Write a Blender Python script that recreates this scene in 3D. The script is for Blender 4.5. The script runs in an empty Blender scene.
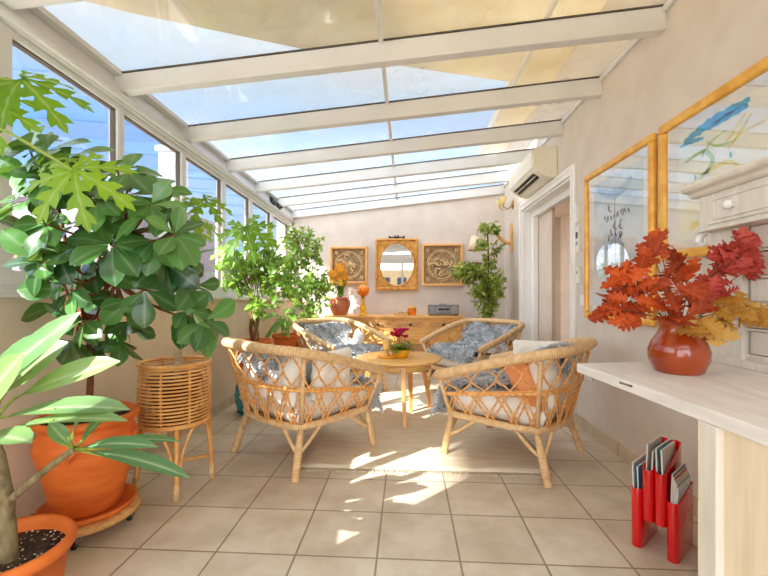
import bpy, bmesh, math, random
from mathutils import Vector, Matrix, Euler
R = random.Random(7)
PI = math.pi
C = bpy.context.scene.collection
F_PX = 395.0; YAW = math.atan(23/F_PX); EYE = 1.07; HOR = 293.0
V = Vector

def at(px, py, Y):
    """a point of the room (metres) from a sighting line and its distance Y down the room"""
    u = (px-384)/F_PX; w = (HOR-py)/F_PX
    dx = u*math.cos(YAW)-math.sin(YAW); dy = u*math.sin(YAW)+math.cos(YAW)
    s = Y/dy
    return V((dx*s, Y, EYE+w*s))

# ------------------------------------------------------------------ mesh builder
class MB:
    def __init__(s): s.v=[]; s.f=[]; s.a=[]; s.sm=[]; s.e={}
    def add(s, vs, fs, a=0.0, smooth=True):
        n=len(s.v); s.v += [tuple(p) for p in vs]
        s.a += list(a) if hasattr(a,'__len__') else [a]*len(vs)
        s.f += [tuple(i+n for i in f) for f in fs]; s.sm += [smooth]*len(fs)
        return s
    def rib(s, k0, idx):
        for i in idx: s.e[k0+i]=1.0
    def box(s, lo, hi, a=0.0):
        x0,y0,z0=lo; x1,y1,z1=hi
        vs=[(x0,y0,z0),(x1,y0,z0),(x1,y1,z0),(x0,y1,z0),(x0,y0,z1),(x1,y0,z1),(x1,y1,z1),(x0,y1,z1)]
        return s.add(vs,[(0,3,2,1),(4,5,6,7),(0,1,5,4),(1,2,6,5),(2,3,7,6),(3,0,4,7)],a,False)
    def bar(s, p0, p1, w, h, up=(0,0,1), w1=None, h1=None):
        p0=V(p0);p1=V(p1);d=(p1-p0).normalized();sd=d.cross(V(up)).normalized();u=sd.cross(d)
        w1=w if w1 is None else w1;h1=h if h1 is None else h1;vs=[]
        for p,ww,hh in((p0,w,h),(p1,w1,h1)):
            for a,b in((-1,-1),(1,-1),(1,1),(-1,1)): vs.append(p+sd*(a*ww/2)+u*(b*hh/2))
        return s.add(vs,[(0,1,2,3),(7,6,5,4),(0,4,5,1),(1,5,6,2),(2,6,7,3),(3,7,4,0)],0,False)
    def prism(s, poly, lo, hi, axis='z'):
        n=len(poly);vs=[]
        for t in(lo,hi):
            for p in poly:
                vs.append({'z':(p[0],p[1],t),'y':(p[0],t,p[1]),'x':(t,p[0],p[1])}[axis])
        fs=[tuple(range(n-1,-1,-1)),tuple(range(n,2*n))]+[(i,(i+1)%n,n+(i+1)%n,n+i) for i in range(n)]
        return s.add(vs,fs,0,False)
    def tube(s, pts, r, n=8, closed=False, a0=0.0):
        pts=[V(p) for p in pts];m=len(pts)
        rr=list(r) if hasattr(r,'__len__') else [r]*m
        prev=None;vs=[];aa=[];L=a0
        for i,p in enumerate(pts):
            if closed: t=(pts[(i+1)%m]-pts[i-1])
            else: t=pts[min(i+1,m-1)]-pts[max(i-1,0)]
            if t.length<1e-9: t=V((0,0,1))
            t.normalize()
            if prev is None:
                x=t.orthogonal().normalized()
            else:
                x=prev-t*prev.dot(t)
                x=x.normalized() if x.length>1e-6 else t.orthogonal().normalized()
            prev=x;y=t.cross(x)
            if i: L+=(pts[i]-pts[i-1]).length
            for k in range(n):
                q=2*PI*k/n;vs.append(p+(x*math.cos(q)+y*math.sin(q))*rr[i]);aa.append(L)
        fs=[]
        for i in range(m if closed else m-1):
            j=(i+1)%m
            for k in range(n):
                fs.append((i*n+k,i*n+(k+1)%n,j*n+(k+1)%n,j*n+k))
        if not closed:
            fs.append(tuple(range(n-1,-1,-1)));fs.append(tuple((m-1)*n+k for k in range(n)))
        return s.add(vs,fs,aa)
    def lathe(s, prof, c=(0,0,0), n=36, axis=None, smooth=True):
        """prof: (radius, height) from bottom to top; closed at both ends"""
        c=V(c);vs=[];fs=[];aa=[]
        M=Matrix.Identity(3) if axis is None else V((0,0,1)).rotation_difference(V(axis)).to_matrix()
        for r,h in prof:
            for k in range(n):
                q=2*PI*k/n;vs.append(c+M@V((r*math.cos(q),r*math.sin(q),h)));aa.append(h)
        m=len(prof)
        for i in range(m-1):
            for k in range(n): fs.append((i*n+k,i*n+(k+1)%n,(i+1)*n+(k+1)%n,(i+1)*n+k))
        fs.append(tuple(range(n-1,-1,-1)));fs.append(tuple((m-1)*n+k for k in range(n)))
        return s.add(vs,fs,aa,smooth)
    def ball(s, c, r, n=14):
        r=r if hasattr(r,'__len__') else (r,r,r);c=V(c);vs=[];fs=[];m=max(6,n//2+1)
        for i in range(m+1):
            th=PI*i/m
            for k in range(n):
                q=2*PI*k/n;vs.append((c.x+r[0]*math.sin(th)*math.cos(q),c.y+r[1]*math.sin(th)*math.sin(q),c.z-r[2]*math.cos(th)))
        for i in range(m):
            for k in range(n): fs.append((i*n+k,i*n+(k+1)%n,(i+1)*n+(k+1)%n,(i+1)*n+k))
        return s.add(vs,fs)
    def grid(s, fn, nu, nv, a=0.0, closed_u=False):
        vs=[fn(i/nu,j/nv) for j in range(nv+1) for i in range(nu+1)]
        w=nu+1;fs=[(j*w+i,j*w+i+1,(j+1)*w+i+1,(j+1)*w+i) for j in range(nv) for i in range(nu)]
        return s.add(vs,fs,a)
    def build(s, name, mat, parent=None, label=None, bevel=0, weld=False, solid=0, subsurf=0):
        me=bpy.data.meshes.new(name);me.from_pydata(s.v,[],s.f);me.validate()
        if len(me.vertices)==len(s.a):
            at_=me.attributes.new('a','FLOAT','POINT');at_.data.foreach_set('value',s.a)
        if s.e and len(me.vertices)==len(s.v):
            ea=me.attributes.new('e','FLOAT','POINT');ea.data.foreach_set('value',[s.e.get(i,0.0) for i in range(len(s.v))])
        if len(me.polygons)==len(s.sm): me.polygons.foreach_set('use_smooth',s.sm)
        bm=bmesh.new();bm.from_mesh(me)
        if weld: bmesh.ops.remove_doubles(bm,verts=bm.verts,dist=1e-5)
        if not getattr(s,'open',False): bmesh.ops.recalc_face_normals(bm,faces=bm.faces)
        bm.to_mesh(me);bm.free()
        o=bpy.data.objects.new(name,me);C.objects.link(o);me.materials.append(mat)
        if parent: o.parent=parent
        if label: o['label']=label
        if solid:
            m=o.modifiers.new('solid','SOLIDIFY');m.thickness=solid;m.offset=0
        if bevel:
            m=o.modifiers.new('bevel','BEVEL');m.width=bevel;m.segments=2;m.limit_method='ANGLE'
        if subsurf:
            m=o.modifiers.new('sub','SUBSURF');m.levels=subsurf;m.render_levels=subsurf
        return o

def thing(name,label,cat,loc=(0,0,0),rz=0,group=None):
    o=bpy.data.objects.new(name,None);C.objects.link(o);o.location=loc;o.rotation_euler=(0,0,rz)
    o.empty_display_size=.05
    return tag(o,label,cat,group)
def tag(o,label,cat,group=None,kind=None):
    o['label']=label;o['category']=cat
    if group:o['group']=group
    if kind:o['kind']=kind
    return o
def struct(o):
    o['kind']='structure';return o
def kids(o): return [c for c in bpy.data.objects if c.parent==o]
def dup(o,label=None,loc=None,rz=None,parent=None):
    c=o.copy();C.objects.link(c)
    if parent: c.parent=parent
    for k in kids(o): dup(k,parent=c)
    if label:c['label']=label
    if loc is not None:c.location=loc
    if rz is not None:c.rotation_euler=(0,0,rz)
    return c

# ------------------------------------------------------------------ materials
def lin(c):
    return tuple(((x/255)/12.92 if x/255<=.04045 else ((x/255+.055)/1.055)**2.4) for x in c)
class NT:
    def __init__(s,name):
        s.m=bpy.data.materials.new(name);s.m.use_nodes=True;s.t=s.m.node_tree;s.n=s.t.nodes;s.l=s.t.links
        s.b=s.n['Principled BSDF'];s.out=s.n['Material Output']
    def new(s,t,**kw):
        x=s.n.new(t)
        for k,v in kw.items():
            if k.startswith('i_'): x.inputs[k[2:].replace('_',' ')].default_value=v
            else: setattr(x,k,v)
        return x
    def link(s,a,b): s.l.new(a,b)
    def ramp(s,fac,stops):
        r=s.n.new('ShaderNodeValToRGB');e=r.color_ramp.elements
        while len(e)<len(stops): e.new(.5)
        for el,(p,c) in zip(e,stops): el.position=p;el.color=(*c,1)
        s.link(fac,r.inputs[0]);return r.outputs[0]
    def obj(s,scale=(1,1,1),rot=(0,0,0)):
        tc=s.new('ShaderNodeTexCoord');mp=s.new('ShaderNodeMapping');mp.inputs['Scale'].default_value=scale;mp.inputs['Rotation'].default_value=rot
        s.link(tc.outputs['Object'],mp.inputs[0]);return mp.outputs[0]
    def noise(s,vec,scale,detail=3,rough=.5):
        x=s.new('ShaderNodeTexNoise');x.inputs['Scale'].default_value=scale;x.inputs['Detail'].default_value=detail;x.inputs['Roughness'].default_value=rough
        if vec is not None:s.link(vec,x.inputs['Vector'])
        return x.outputs['Fac']
    def bump(s,h,strength=.3,dist=.01):
        b=s.new('ShaderNodeBump');b.inputs['Strength'].default_value=strength;b.inputs['Distance'].default_value=dist
        s.link(h,b.inputs['Height']);s.link(b.outputs[0],s.b.inputs['Normal'])
    def attr(s):
        a=s.new('ShaderNodeAttribute');a.attribute_name='a';return a.outputs['Fac']
def pm(name,c1,c2=None,rough=.6,scale=8,stretch=(1,1,1),bump=0,bscale=None,metal=0,spec=.5,detail=3,coat=0,lo=.35,hi=.65,sheen=0):
    t=NT(name);t.b.inputs['Roughness'].default_value=rough;t.b.inputs['Metallic'].default_value=metal
    t.b.inputs['Specular IOR Level'].default_value=spec;t.b.inputs['Coat Weight'].default_value=coat
    t.b.inputs['Sheen Weight'].default_value=sheen
    vec=t.obj(stretch)
    c2=c2 or tuple(x*.9 for x in c1)
    f=t.noise(vec,scale,detail)
    t.link(t.ramp(f,[(lo,lin(c2)),(hi,lin(c1))]),t.b.inputs['Base Color'])
    if bump: t.bump(t.noise(vec,bscale or scale*4,3),bump,.004)
    return t.m
def leafmat(name,dark,light,rough=.35,trans=.35,coat=0.0,vein=.6):
    t=NT(name);t.b.inputs['Roughness'].default_value=rough;t.b.inputs['Coat Weight'].default_value=coat
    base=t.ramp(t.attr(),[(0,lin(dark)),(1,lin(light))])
    ea=t.new('ShaderNodeAttribute');ea.attribute_name='e';pw=t.new('ShaderNodeMath',operation='POWER');t.link(ea.outputs['Fac'],pw.inputs[0]);pw.inputs[1].default_value=9
    ml=t.new('ShaderNodeMath',operation='MULTIPLY');t.link(pw.outputs[0],ml.inputs[0]);ml.inputs[1].default_value=vein
    cm=t.new('ShaderNodeMix',data_type='RGBA');t.link(ml.outputs[0],cm.inputs[0]);t.link(base,cm.inputs[6]);cm.inputs[7].default_value=(*lin(tuple(min(255,x*.5+120) for x in light)),1);col=cm.outputs[2]
    t.link(col,t.b.inputs['Base Color'])
    tr=t.new('ShaderNodeBsdfTranslucent');mx=t.new('ShaderNodeMixShader');mx.inputs[0].default_value=trans
    g=t.new('ShaderNodeMix',data_type='RGBA',blend_type='MIX');g.inputs[0].default_value=.35
    t.link(col,g.inputs[6]);g.inputs[7].default_value=(*lin((190,215,40)),1) if name.startswith('leaf') else (*lin(light),1)
    t.link(g.outputs[2],tr.inputs[0])
    t.link(t.b.outputs[0],mx.inputs[1]);t.link(tr.outputs[0],mx.inputs[2]);t.link(mx.outputs[0],t.out.inputs[0])
    return t.m
def wrapmat(name,c1,c2,freq,rough=.45,bump=.5):
    """cane wound round a pole: bands along the length attribute"""
    t=NT(name);t.b.inputs['Roughness'].default_value=rough
    m=t.new('ShaderNodeMath',operation='MULTIPLY');t.link(t.attr(),m.inputs[0]);m.inputs[1].default_value=freq
    sn=t.new('ShaderNodeMath',operation='SINE');t.link(m.outputs[0],sn.inputs[0])
    nz=t.noise(t.obj(),30,3)
    ad=t.new('ShaderNodeMath',operation='MULTIPLY_ADD');t.link(sn.outputs[0],ad.inputs[0]);ad.inputs[1].default_value=.18;t.link(nz,ad.inputs[2])
    t.link(t.ramp(ad.outputs[0],[(.25,lin(c2)),(.7,lin(c1))]),t.b.inputs['Base Color'])
    t.bump(sn.outputs[0],bump,.002)
    return t.m
def woodmat(name,c1,c2,rough=.45,scale=3,stretch=(1,12,12),coat=0,rot=(0,0,0)):
    t=NT(name);t.b.inputs['Roughness'].default_value=rough;t.b.inputs['Coat Weight'].default_value=coat
    vec=t.obj(stretch,rot);f=t.noise(vec,scale,5,.6)
    t.link(t.ramp(f,[(.3,lin(c2)),(.7,lin(c1))]),t.b.inputs['Base Color']);t.bump(f,.12,.003)
    return t.m
def glassmat(name,tint=(.96,.98,1),refl=.05,fres=.5,dust=0.0,dustcol=(.85,.85,.82)):
    t=NT(name);tr=t.new('ShaderNodeBsdfTransparent');tr.inputs[0].default_value=(*tint,1)
    gl=t.new('ShaderNodeBsdfGlossy');gl.inputs['Roughness'].default_value=.01
    lw=t.new('ShaderNodeLayerWeight');lw.inputs['Blend'].default_value=.25
    mr=t.new('ShaderNodeMath',operation='MULTIPLY_ADD');t.link(lw.outputs['Fresnel'],mr.inputs[0]);mr.inputs[1].default_value=fres;mr.inputs[2].default_value=refl
    mx=t.new('ShaderNodeMixShader');t.link(mr.outputs[0],mx.inputs[0]);t.link(tr.outputs[0],mx.inputs[1]);t.link(gl.outputs[0],mx.inputs[2])
    last=mx.outputs[0]
    if dust:
        tl=t.new('ShaderNodeBsdfTranslucent');tl.inputs[0].default_value=(*dustcol,1)
        m2=t.new('ShaderNodeMixShader')
        f=t.noise(t.obj(),1.7,5,.6);mm=t.new('ShaderNodeMapRange');t.link(f,mm.inputs[0]);mm.inputs[1].default_value=.3;mm.inputs[2].default_value=.75;mm.inputs[3].default_value=dust*.6;mm.inputs[4].default_value=dust*1.4
        t.link(mm.outputs[0],m2.inputs[0]);t.link(last,m2.inputs[1]);t.link(tl.outputs[0],m2.inputs[2]);last=m2.outputs[0]
    t.link(last,t.out.inputs[0]);return t.m

M={}
M['wall']=pm('wall_plaster',(220,210,199),(212,201,189),.9,5,bump=.12,bscale=90)
M['wall_back']=pm('back_plaster',(219,208,199),(211,199,189),.9,5,bump=.12,bscale=90)
M['wall_left']=pm('left_plaster',(226,210,184),(218,201,174),.9,5,bump=.12,bscale=90)
M['white']=pm('white_aluminium',(226,226,226),(218,218,217),.35,3)
M['white_trim']=pm('white_gloss_trim',(246,244,240),(240,237,232),.3,3)
M['seal']=pm('dark_gasket',(92,84,76),(80,72,66),.7,6)
M['glass']=glassmat('window_glass',(.98,.99,1),.03,.32)
M['roofglass']=glassmat('dusty_roof_glass',(.97,.98,.99),.02,.12,.22,(.97,.96,.93))
M['picglass']=glassmat('picture_glass',(1,1,1),.05,.22)
M['awning']=None
M['rattan']=wrapmat('cane_wrapped_rattan',(238,204,154),(208,162,108),520)
M['rattan_dark']=pm('honey_rattan',(240,184,108),(218,154,84),.4,14)
M['inner_pot']=pm('brown_inner_pot',(120,66,36),(92,48,26),.7,8)
M['cane']=wrapmat('orange_rattan_cane',(240,182,108),(216,146,76),160,.38,.2)
M['seatweave']=pm('woven_cane_base',(196,150,96),(160,112,66),.7,60,bump=.4)
M['cushion']=pm('white_cotton',(250,247,240),(244,239,229),.95,9,bump=.25,bscale=30,sheen=.2)
M['orange_cloth']=pm('orange_linen',(244,170,116),(234,150,96),.95,12,bump=.2,bscale=140)
M['terra']=pm('terracotta',(232,122,46),(214,100,30),.62,7,(1,1,3),bump=.08,bscale=60)
M['terra_red']=pm('dark_red_glaze',(150,50,30),(120,36,22),.4,7)
M['terra_pale']=pm('pale_terracotta',(206,128,92),(186,104,70),.7,12,bump=.1)
M['soil']=pm('potting_soil',(70,48,34),(26,17,12),.95,55,bump=1,bscale=60)
M['perlite']=pm('pale_grit',(232,224,210),(200,190,175),.9,30)
M['pine']=woodmat('honey_pine',(242,190,116),(226,162,88),.42,3,(1.2,14,14))
M['pine_dark']=woodmat('carved_pine',(232,184,120),(190,134,76),.6,9,(3,3,6))
M['table_wood']=woodmat('oiled_beech',(244,198,122),(230,174,94),.3,3,(1.5,14,14),coat=.3)
M['table_leg']=woodmat('oiled_beech_leg',(236,176,98),(214,146,70),.35,3,(14,14,1.5),coat=.2)
M['gold']=pm('gold_frame_wood',(246,190,84),(226,160,54),.3,14,(1,1,1),metal=.2)
M['gold_dark']=pm('antique_gilt_wood',(226,168,82),(190,126,52),.4,20,metal=.25,bump=.15)
M['iron']=pm('black_iron',(46,42,40),(30,28,26),.5,10,metal=.6)
M['chrome']=pm('bright_metal',(200,200,200),(170,170,170),.25,10,metal=.95)
M['rubber']=pm('black_rubber',(30,30,30),(20,20,20),.6,10)
M['washed']=woodmat('white_washed_wood',(238,234,228),(216,210,202),.55,3.5,(6,1.2,10))
M['washed_v']=woodmat('cream_painted_wood',(234,228,216),(214,206,192),.5,3.5,(8,8,1.2))
M['raw']=woodmat('pale_raw_pine',(238,224,196),(222,202,168),.6,3,(10,10,.8))
M['jug']=pm('brown_red_glaze',(166,66,18),(140,48,10),.12,6,coat=.6)
M['red_plastic']=pm('red_glossy_plastic',(230,14,20),(214,6,12),.12,4,coat=.5)
M['bark']=pm('brown_bark',(150,104,72),(96,62,40),.9,30,(1,1,.25),bump=.6)
M['bark_red']=pm('reddish_stem',(140,78,48),(104,52,32),.8,30,(1,1,.4),bump=.3)
M['bark_grey']=pm('grey_scarred_bark',(150,132,96),(104,90,58),.85,38,(1,1,.5),bump=.6)
M['bark_pale']=pm('pale_papaya_bark',(212,196,160),(176,156,118),.85,16,(1,1,2.5),bump=.4)
M['stem']=pm('green_stem',(150,170,70),(120,146,50),.5,10)
M['bamboo']=pm('bamboo_stake',(196,150,84),(170,120,60),.6,14)
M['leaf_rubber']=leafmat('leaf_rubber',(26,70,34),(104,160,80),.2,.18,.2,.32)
M['leaf_papaya']=leafmat('leaf_papaya',(66,128,22),(150,190,44),.45,.45)
M['leaf_plumeria']=leafmat('leaf_plumeria',(70,124,90),(150,184,110),.34,.3,0,.8)
M['leaf_ficus']=leafmat('leaf_ficus',(66,118,34),(156,190,76),.35,.4)
M['leaf_tree']=leafmat('leaf_tree',(70,128,44),(164,204,84),.35,.42)
M['leaf_benj']=leafmat('leaf_benj',(84,124,34),(190,200,84),.35,.35)
M['leaf_palm']=leafmat('leaf_palm',(52,116,22),(120,176,44),.35,.4)
M['oak_orange']=leafmat('oak_orange',(150,48,6),(206,84,14),.75,.15,0,.22)
M['oak_red']=leafmat('oak_red',(166,44,34),(214,92,76),.75,.2,0,.22)
M['oak_yellow']=leafmat('oak_yellow',(176,120,24),(222,180,92),.75,.2,0,.22)
M['petal_pink']=leafmat('petal_pink',(176,6,60),(232,40,110),.5,.3)
M['petal_orange']=leafmat('petal_orange',(232,130,10),(252,190,40),.5,.3)
M['yellow']=pm('yellow_glaze',(244,178,16),(232,160,6),.3,6,coat=.3)
M['wax']=pm('candle_wax',(246,206,120),(238,190,96),.5,6)
M['brass']=pm('aged_brass',(206,164,84),(170,128,56),.3,12,metal=.8)
M['shade']=pm('cream_lamp_shade',(240,214,184),(232,202,170),.9,30)
M['frost']=pm('frosted_yellow_glass',(246,226,160),(238,214,140),.3,10)
M['acplastic']=pm('ivory_plastic',(244,240,222),(238,233,214),.4,4)
M['plastic_white']=pm('white_plastic',(240,236,228),(232,228,220),.35,5)
M['grey_plastic']=pm('grey_plastic',(150,148,146),(136,134,132),.4,6)
M['dark_plastic']=pm('dark_plastic',(50,48,48),(38,36,36),.35,6)
M['radio']=pm('silver_grey_plastic',(126,124,124),(112,110,110),.4,20)
M['inner']=pm('beige_room_wall',(226,208,190),(218,199,180),.9,5)
M['dark_gap']=pm('dark_brown_curtain',(84,52,34),(60,36,24),.9,20)
M['rug']=pm('beige_woven_rug',(230,216,192),(216,200,174),.95,5,(1,6,1),bump=.35,bscale=150)
M['fringe']=pm('cream_fringe',(238,226,200),(222,208,180),.95,40)
M['chimney']=pm('white_stack',(190,188,190),(180,178,180),.9,3)
M['house']=pm('pale_lilac_render',(138,128,144),(130,120,136),.9,3)
M['house_b']=pm('cream_render',(166,156,144),(156,146,134),.9,3)
M['lattice']=pm('brown_brick_lattice',(176,120,92),(150,96,72),.9,12)
M['dark_window']=pm('dark_house_window',(70,80,96),(56,64,80),.2,4)
M['ground']=pm('pale_ground',(200,188,168),(180,168,150),.95,2)
M['tan']=pm('tan_render',(214,190,150),(204,178,138),.9,3)

def fur():
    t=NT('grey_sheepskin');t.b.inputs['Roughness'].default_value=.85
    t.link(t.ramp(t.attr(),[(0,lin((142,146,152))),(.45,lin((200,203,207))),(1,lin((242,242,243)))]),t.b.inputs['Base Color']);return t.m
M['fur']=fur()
def tiles(name,c1,c2,mort,w,h,rot=(0,0,0),loc=(0,0,0)):
    t=NT(name);t.b.inputs['Roughness'].default_value=.42
    tc=t.new('ShaderNodeTexCoord');mp=t.new('ShaderNodeMapping');mp.inputs['Rotation'].default_value=rot;mp.inputs['Location'].default_value=loc
    t.link(tc.outputs['Object'],mp.inputs[0])
    b=t.new('ShaderNodeTexBrick',offset=0,squash=1);t.link(mp.outputs[0],b.inputs['Vector'])
    b.inputs['Scale'].default_value=1;b.inputs['Brick Width'].default_value=w;b.inputs['Row Height'].default_value=h
    b.inputs['Mortar Size'].default_value=.0045;b.inputs['Mortar Smooth'].default_value=.2;b.inputs['Bias'].default_value=0
    b.inputs['Color1'].default_value=(1,1,1,1);b.inputs['Color2'].default_value=(.90,.88,.86,1);b.inputs['Mortar'].default_value=(*[x/y for x,y in zip(lin(mort),lin(c1))],1)
    n=t.noise(tc.outputs['Object'],4.5,6,.62)
    col=t.ramp(n,[(.32,lin(c2)),(.62,lin(c1))])
    mx=t.new('ShaderNodeMix',data_type='RGBA',blend_type='MULTIPLY');mx.inputs[0].default_value=1
    t.link(col,mx.inputs[6]);t.link(b.outputs['Color'],mx.inputs[7]);t.link(mx.outputs[2],t.b.inputs['Base Color'])
    iv=t.new('ShaderNodeMath',operation='SUBTRACT');iv.inputs[0].default_value=1;t.link(b.outputs['Fac'],iv.inputs[1])
    ad=t.new('ShaderNodeMath',operation='MULTIPLY_ADD');t.link(n,ad.inputs[0]);ad.inputs[1].default_value=.25;t.link(iv.outputs[0],ad.inputs[2])
    t.bump(ad.outputs[0],.5,.004)
    return t.m
M['tile']=tiles('beige_floor_tile',(226,216,200),(203,189,168),(158,142,120),.3335,.3335,loc=(-.212,-.255,0))
M['skirt']=tiles('beige_skirting_tile',(216,198,172),(198,176,146),(150,130,106),.3335,.5,rot=(0,0,0),loc=(-.1,.2,.0))
def awn():
    t=NT('tan_awning_cloth');t.b.inputs['Roughness'].default_value=.9
    col=t.ramp(t.noise(t.obj(),1.3,4),[(.3,lin((186,170,138))),(.7,lin((224,214,190)))])
    t.link(col,t.b.inputs['Base Color'])
    tr=t.new('ShaderNodeBsdfTranslucent');t.link(col,tr.inputs[0]);mx=t.new('ShaderNodeMixShader');mx.inputs[0].default_value=.55
    t.link(t.b.outputs[0],mx.inputs[1]);t.link(tr.outputs[0],mx.inputs[2]);t.link(mx.outputs[0],t.out.inputs[0]);return t.m
M['awning']=awn()
def mirror():
    t=NT('mirror_silver');t.b.inputs['Metallic'].default_value=1;t.b.inputs['Roughness'].default_value=.02
    t.link(t.ramp(t.noise(t.obj(),3),[(.3,(.86,.87,.88)),(.7,(.9,.91,.92))]),t.b.inputs['Base Color']);return t.m
M['mirror']=mirror()
def bluepot():
    t=NT('blue_flowered_ceramic');t.b.inputs['Roughness'].default_value=.2;vec=t.obj()
    vo=t.new('ShaderNodeTexVoronoi');vo.inputs['Scale'].default_value=11;t.link(vec,vo.inputs['Vector'])
    base=t.ramp(t.noise(vec,9),[(.4,lin((18,110,140))),(.6,lin((40,150,160)))])
    spot=t.ramp(vo.outputs['Distance'],[(.18,(1,1,1)),(.26,(0,0,0))])
    mx=t.new('ShaderNodeMix',data_type='RGBA');t.link(spot,mx.inputs[0]);t.link(base,mx.inputs[6]);t.link(t.ramp(t.noise(vec,5),[(.45,lin((150,40,90))),(.55,lin((40,60,110)))]),mx.inputs[7])
    t.link(mx.outputs[2],t.b.inputs['Base Color']);return t.m
M['bluepot']=bluepot()
def flat(name,c,rough=.7): return pm(name,c,tuple(x*.94 for x in c),rough,10)

# ------------------------------------------------------------------ camera, sun, sky
cam=bpy.data.cameras.new('camera');co=bpy.data.objects.new('camera',cam);C.objects.link(co)
cam.sensor_width=36;cam.lens=36*F_PX/768;cam.shift_y=5/768;cam.clip_start=.02;cam.clip_end=300
co.location=(0,0,EYE);co.rotation_euler=(PI/2,0,YAW);bpy.context.scene.camera=co
SUN=V((.7071,.7071,-.6)).normalized()
sl=bpy.data.lights.new('sun','SUN');sl.energy=19;sl.angle=math.radians(.4);sl.color=(1,.95,.86)
so=bpy.data.objects.new('sun',sl);C.objects.link(so);so.location=(-10,-10,9);so.rotation_euler=SUN.to_track_quat('-Z','Y').to_euler()
w=bpy.data.worlds.new('sky');bpy.context.scene.world=w;w.use_nodes=True
def world():
    n=w.node_tree.nodes;l=w.node_tree.links;bg=n['Background']
    tc=n.new('ShaderNodeTexCoord');sp=n.new('ShaderNodeSeparateXYZ');l.new(tc.outputs['Generated'],sp.inputs[0])
    r=n.new('ShaderNodeValToRGB');e=r.color_ramp.elements
    st=[(0,(.55,.5,.44)),(.485,(.6,.58,.55)),(.50,(.9,1.0,1.1)),(.58,(.46,.76,1.12)),(.66,(.26,.58,1.25)),(.71,(.52,.84,1.2)),(.76,(.95,1.1,1.25)),(1,(1.0,1.15,1.35))]
    while len(e)<len(st): e.new(.5)
    for el,(p,c) in zip(e,st): el.position=p;el.color=(*c,1)
    mr=n.new('ShaderNodeMapRange');l.new(sp.outputs['Z'],mr.inputs[0]);mr.inputs[1].default_value=-1;mr.inputs[2].default_value=1;l.new(mr.outputs[0],r.inputs[0])
    # bright hazy sky round the sun
    dt=n.new('ShaderNodeVectorMath');dt.operation='DOT_PRODUCT';l.new(tc.outputs['Generated'],dt.inputs[0]);dt.inputs[1].default_value=V((-.25,-.95,.35)).normalized()
    hz=n.new('ShaderNodeMapRange');hz.interpolation_type='SMOOTHSTEP';l.new(dt.outputs['Value'],hz.inputs[0]);hz.inputs[1].default_value=-.15;hz.inputs[2].default_value=.95
    hz.inputs[3].default_value=0;hz.inputs[4].default_value=1
    wh=n.new('ShaderNodeMix');wh.data_type='RGBA';l.new(hz.outputs[0],wh.inputs[0]);l.new(r.outputs[0],wh.inputs[6]);wh.inputs[7].default_value=(4.2,4.38,4.65,1)
    l.new(wh.outputs[2],bg.inputs[0]);bg.inputs[1].default_value=1.0
world()
vs=bpy.context.scene.view_settings;vs.view_transform='Standard';vs.look='None';vs.exposure=.15;vs.gamma=1;vs.use_curve_mapping=False
cy=bpy.context.scene.cycles
cy.max_bounces=10;cy.diffuse_bounces=5;cy.transparent_max_bounces=24;cy.sample_clamp_indirect=6
try: cy.use_denoising=True
except Exception: pass

# ------------------------------------------------------------------ the setting
XL,XR,YB,Y0=-1.68,1.39,5.74,-1.3
b=MB();b.box((XL-.3,Y0,-.1),(XR+.25,YB+.2,0));struct(b.build('floor',M['tile']))
b=MB()                                  # ground far below the terrace
b.box((-60,-40,-3.2),(60,80,-3.0));struct(b.build('ground',M['ground']))
sl_=lambda Y,z,k=.022:z-k*(Y-1.6)       # the glazed side runs slightly downhill
# left knee wall
b=MB();b.prism([(Y0,0),(YB,0),(YB,sl_(YB,1.05)),(Y0,sl_(Y0,1.05))],XL-.24,XL,'x');struct(b.build('wall_left',M['wall_left']))
# back wall
b=MB();b.prism([(XL-.24,0),(XR+.3,0),(XR+.3,2.64),(XL-.24,2.245)],YB,YB+.2,'y');struct(b.build('wall_back',M['wall_back']))
# right wall with the opening
D0,D1,DZ=3.40,4.86,2.06
b=MB();b.box((XR,Y0,0),(XR+.22,D0,3.3));b.box((XR,D1,0),(XR+.22,YB,3.3));b.box((XR,D0,DZ),(XR+.22,D1,3.3));struct(b.build('wall_right',M['wall'],weld=False))
# skirting tiles
for nm,lo,hi in (('baseboard_left',(XL,Y0,0),(XL+.012,YB,.085)),('baseboard_back',(XL+.012,YB-.012,0),(XR-.012,YB,.085))):
    b=MB();b.box(lo,hi);struct(b.build(nm,M['skirt'],bevel=.002))
def skirty():
    m=tiles('beige_skirting_tile_side',(216,198,172),(198,176,146),(150,130,106),.3335,.5,rot=(0,0,-PI/2),loc=(.0,.2,0));return m
sm=skirty();bpy.data.objects['baseboard_left'].data.materials[0]=sm
b=MB();b.box((XR-.012,Y0,0),(XR,D0-.075,.085));b.box((XR-.012,D1+.075,0),(XR,YB-.012,.085));struct(b.build('baseboard_right',sm,bevel=.002))
# doorway: casing, lining, sliding door frame, beige room behind
d=bpy.data.objects.new('door_1',None);C.objects.link(d);struct(d)
for nm,lo,hi in (('casing',(XR-.02,D0-.075,0),(XR,D0,DZ+.075)),('casing',(XR-.02,D1,0),(XR,D1+.075,DZ+.075)),('casing',(XR-.02,D0,DZ),(XR,D1,DZ+.075))):
    b=MB();b.box(lo,hi);b.box((lo[0]-.008,lo[1]+(.0 if hi[1]-lo[1]>.1 else .045*(lo[1]<D0)),lo[2]+(0.045 if hi[1]-lo[1]>.1 else 0)),(lo[0],hi[1]-(.0 if hi[1]-lo[1]>.1 else .045*(lo[1]>D0)),hi[2]));b.build(nm,M['white_trim'],d,bevel=.006)
b=MB();b.box((XR,D0,0),(XR+.22,D0+.02,DZ));b.box((XR,D1-.02,0),(XR+.22,D1,DZ));b.box((XR,D0+.02,DZ-.02),(XR+.22,D1-.02,DZ));b.build('lining',M['white_trim'],d,bevel=.003)
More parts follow.
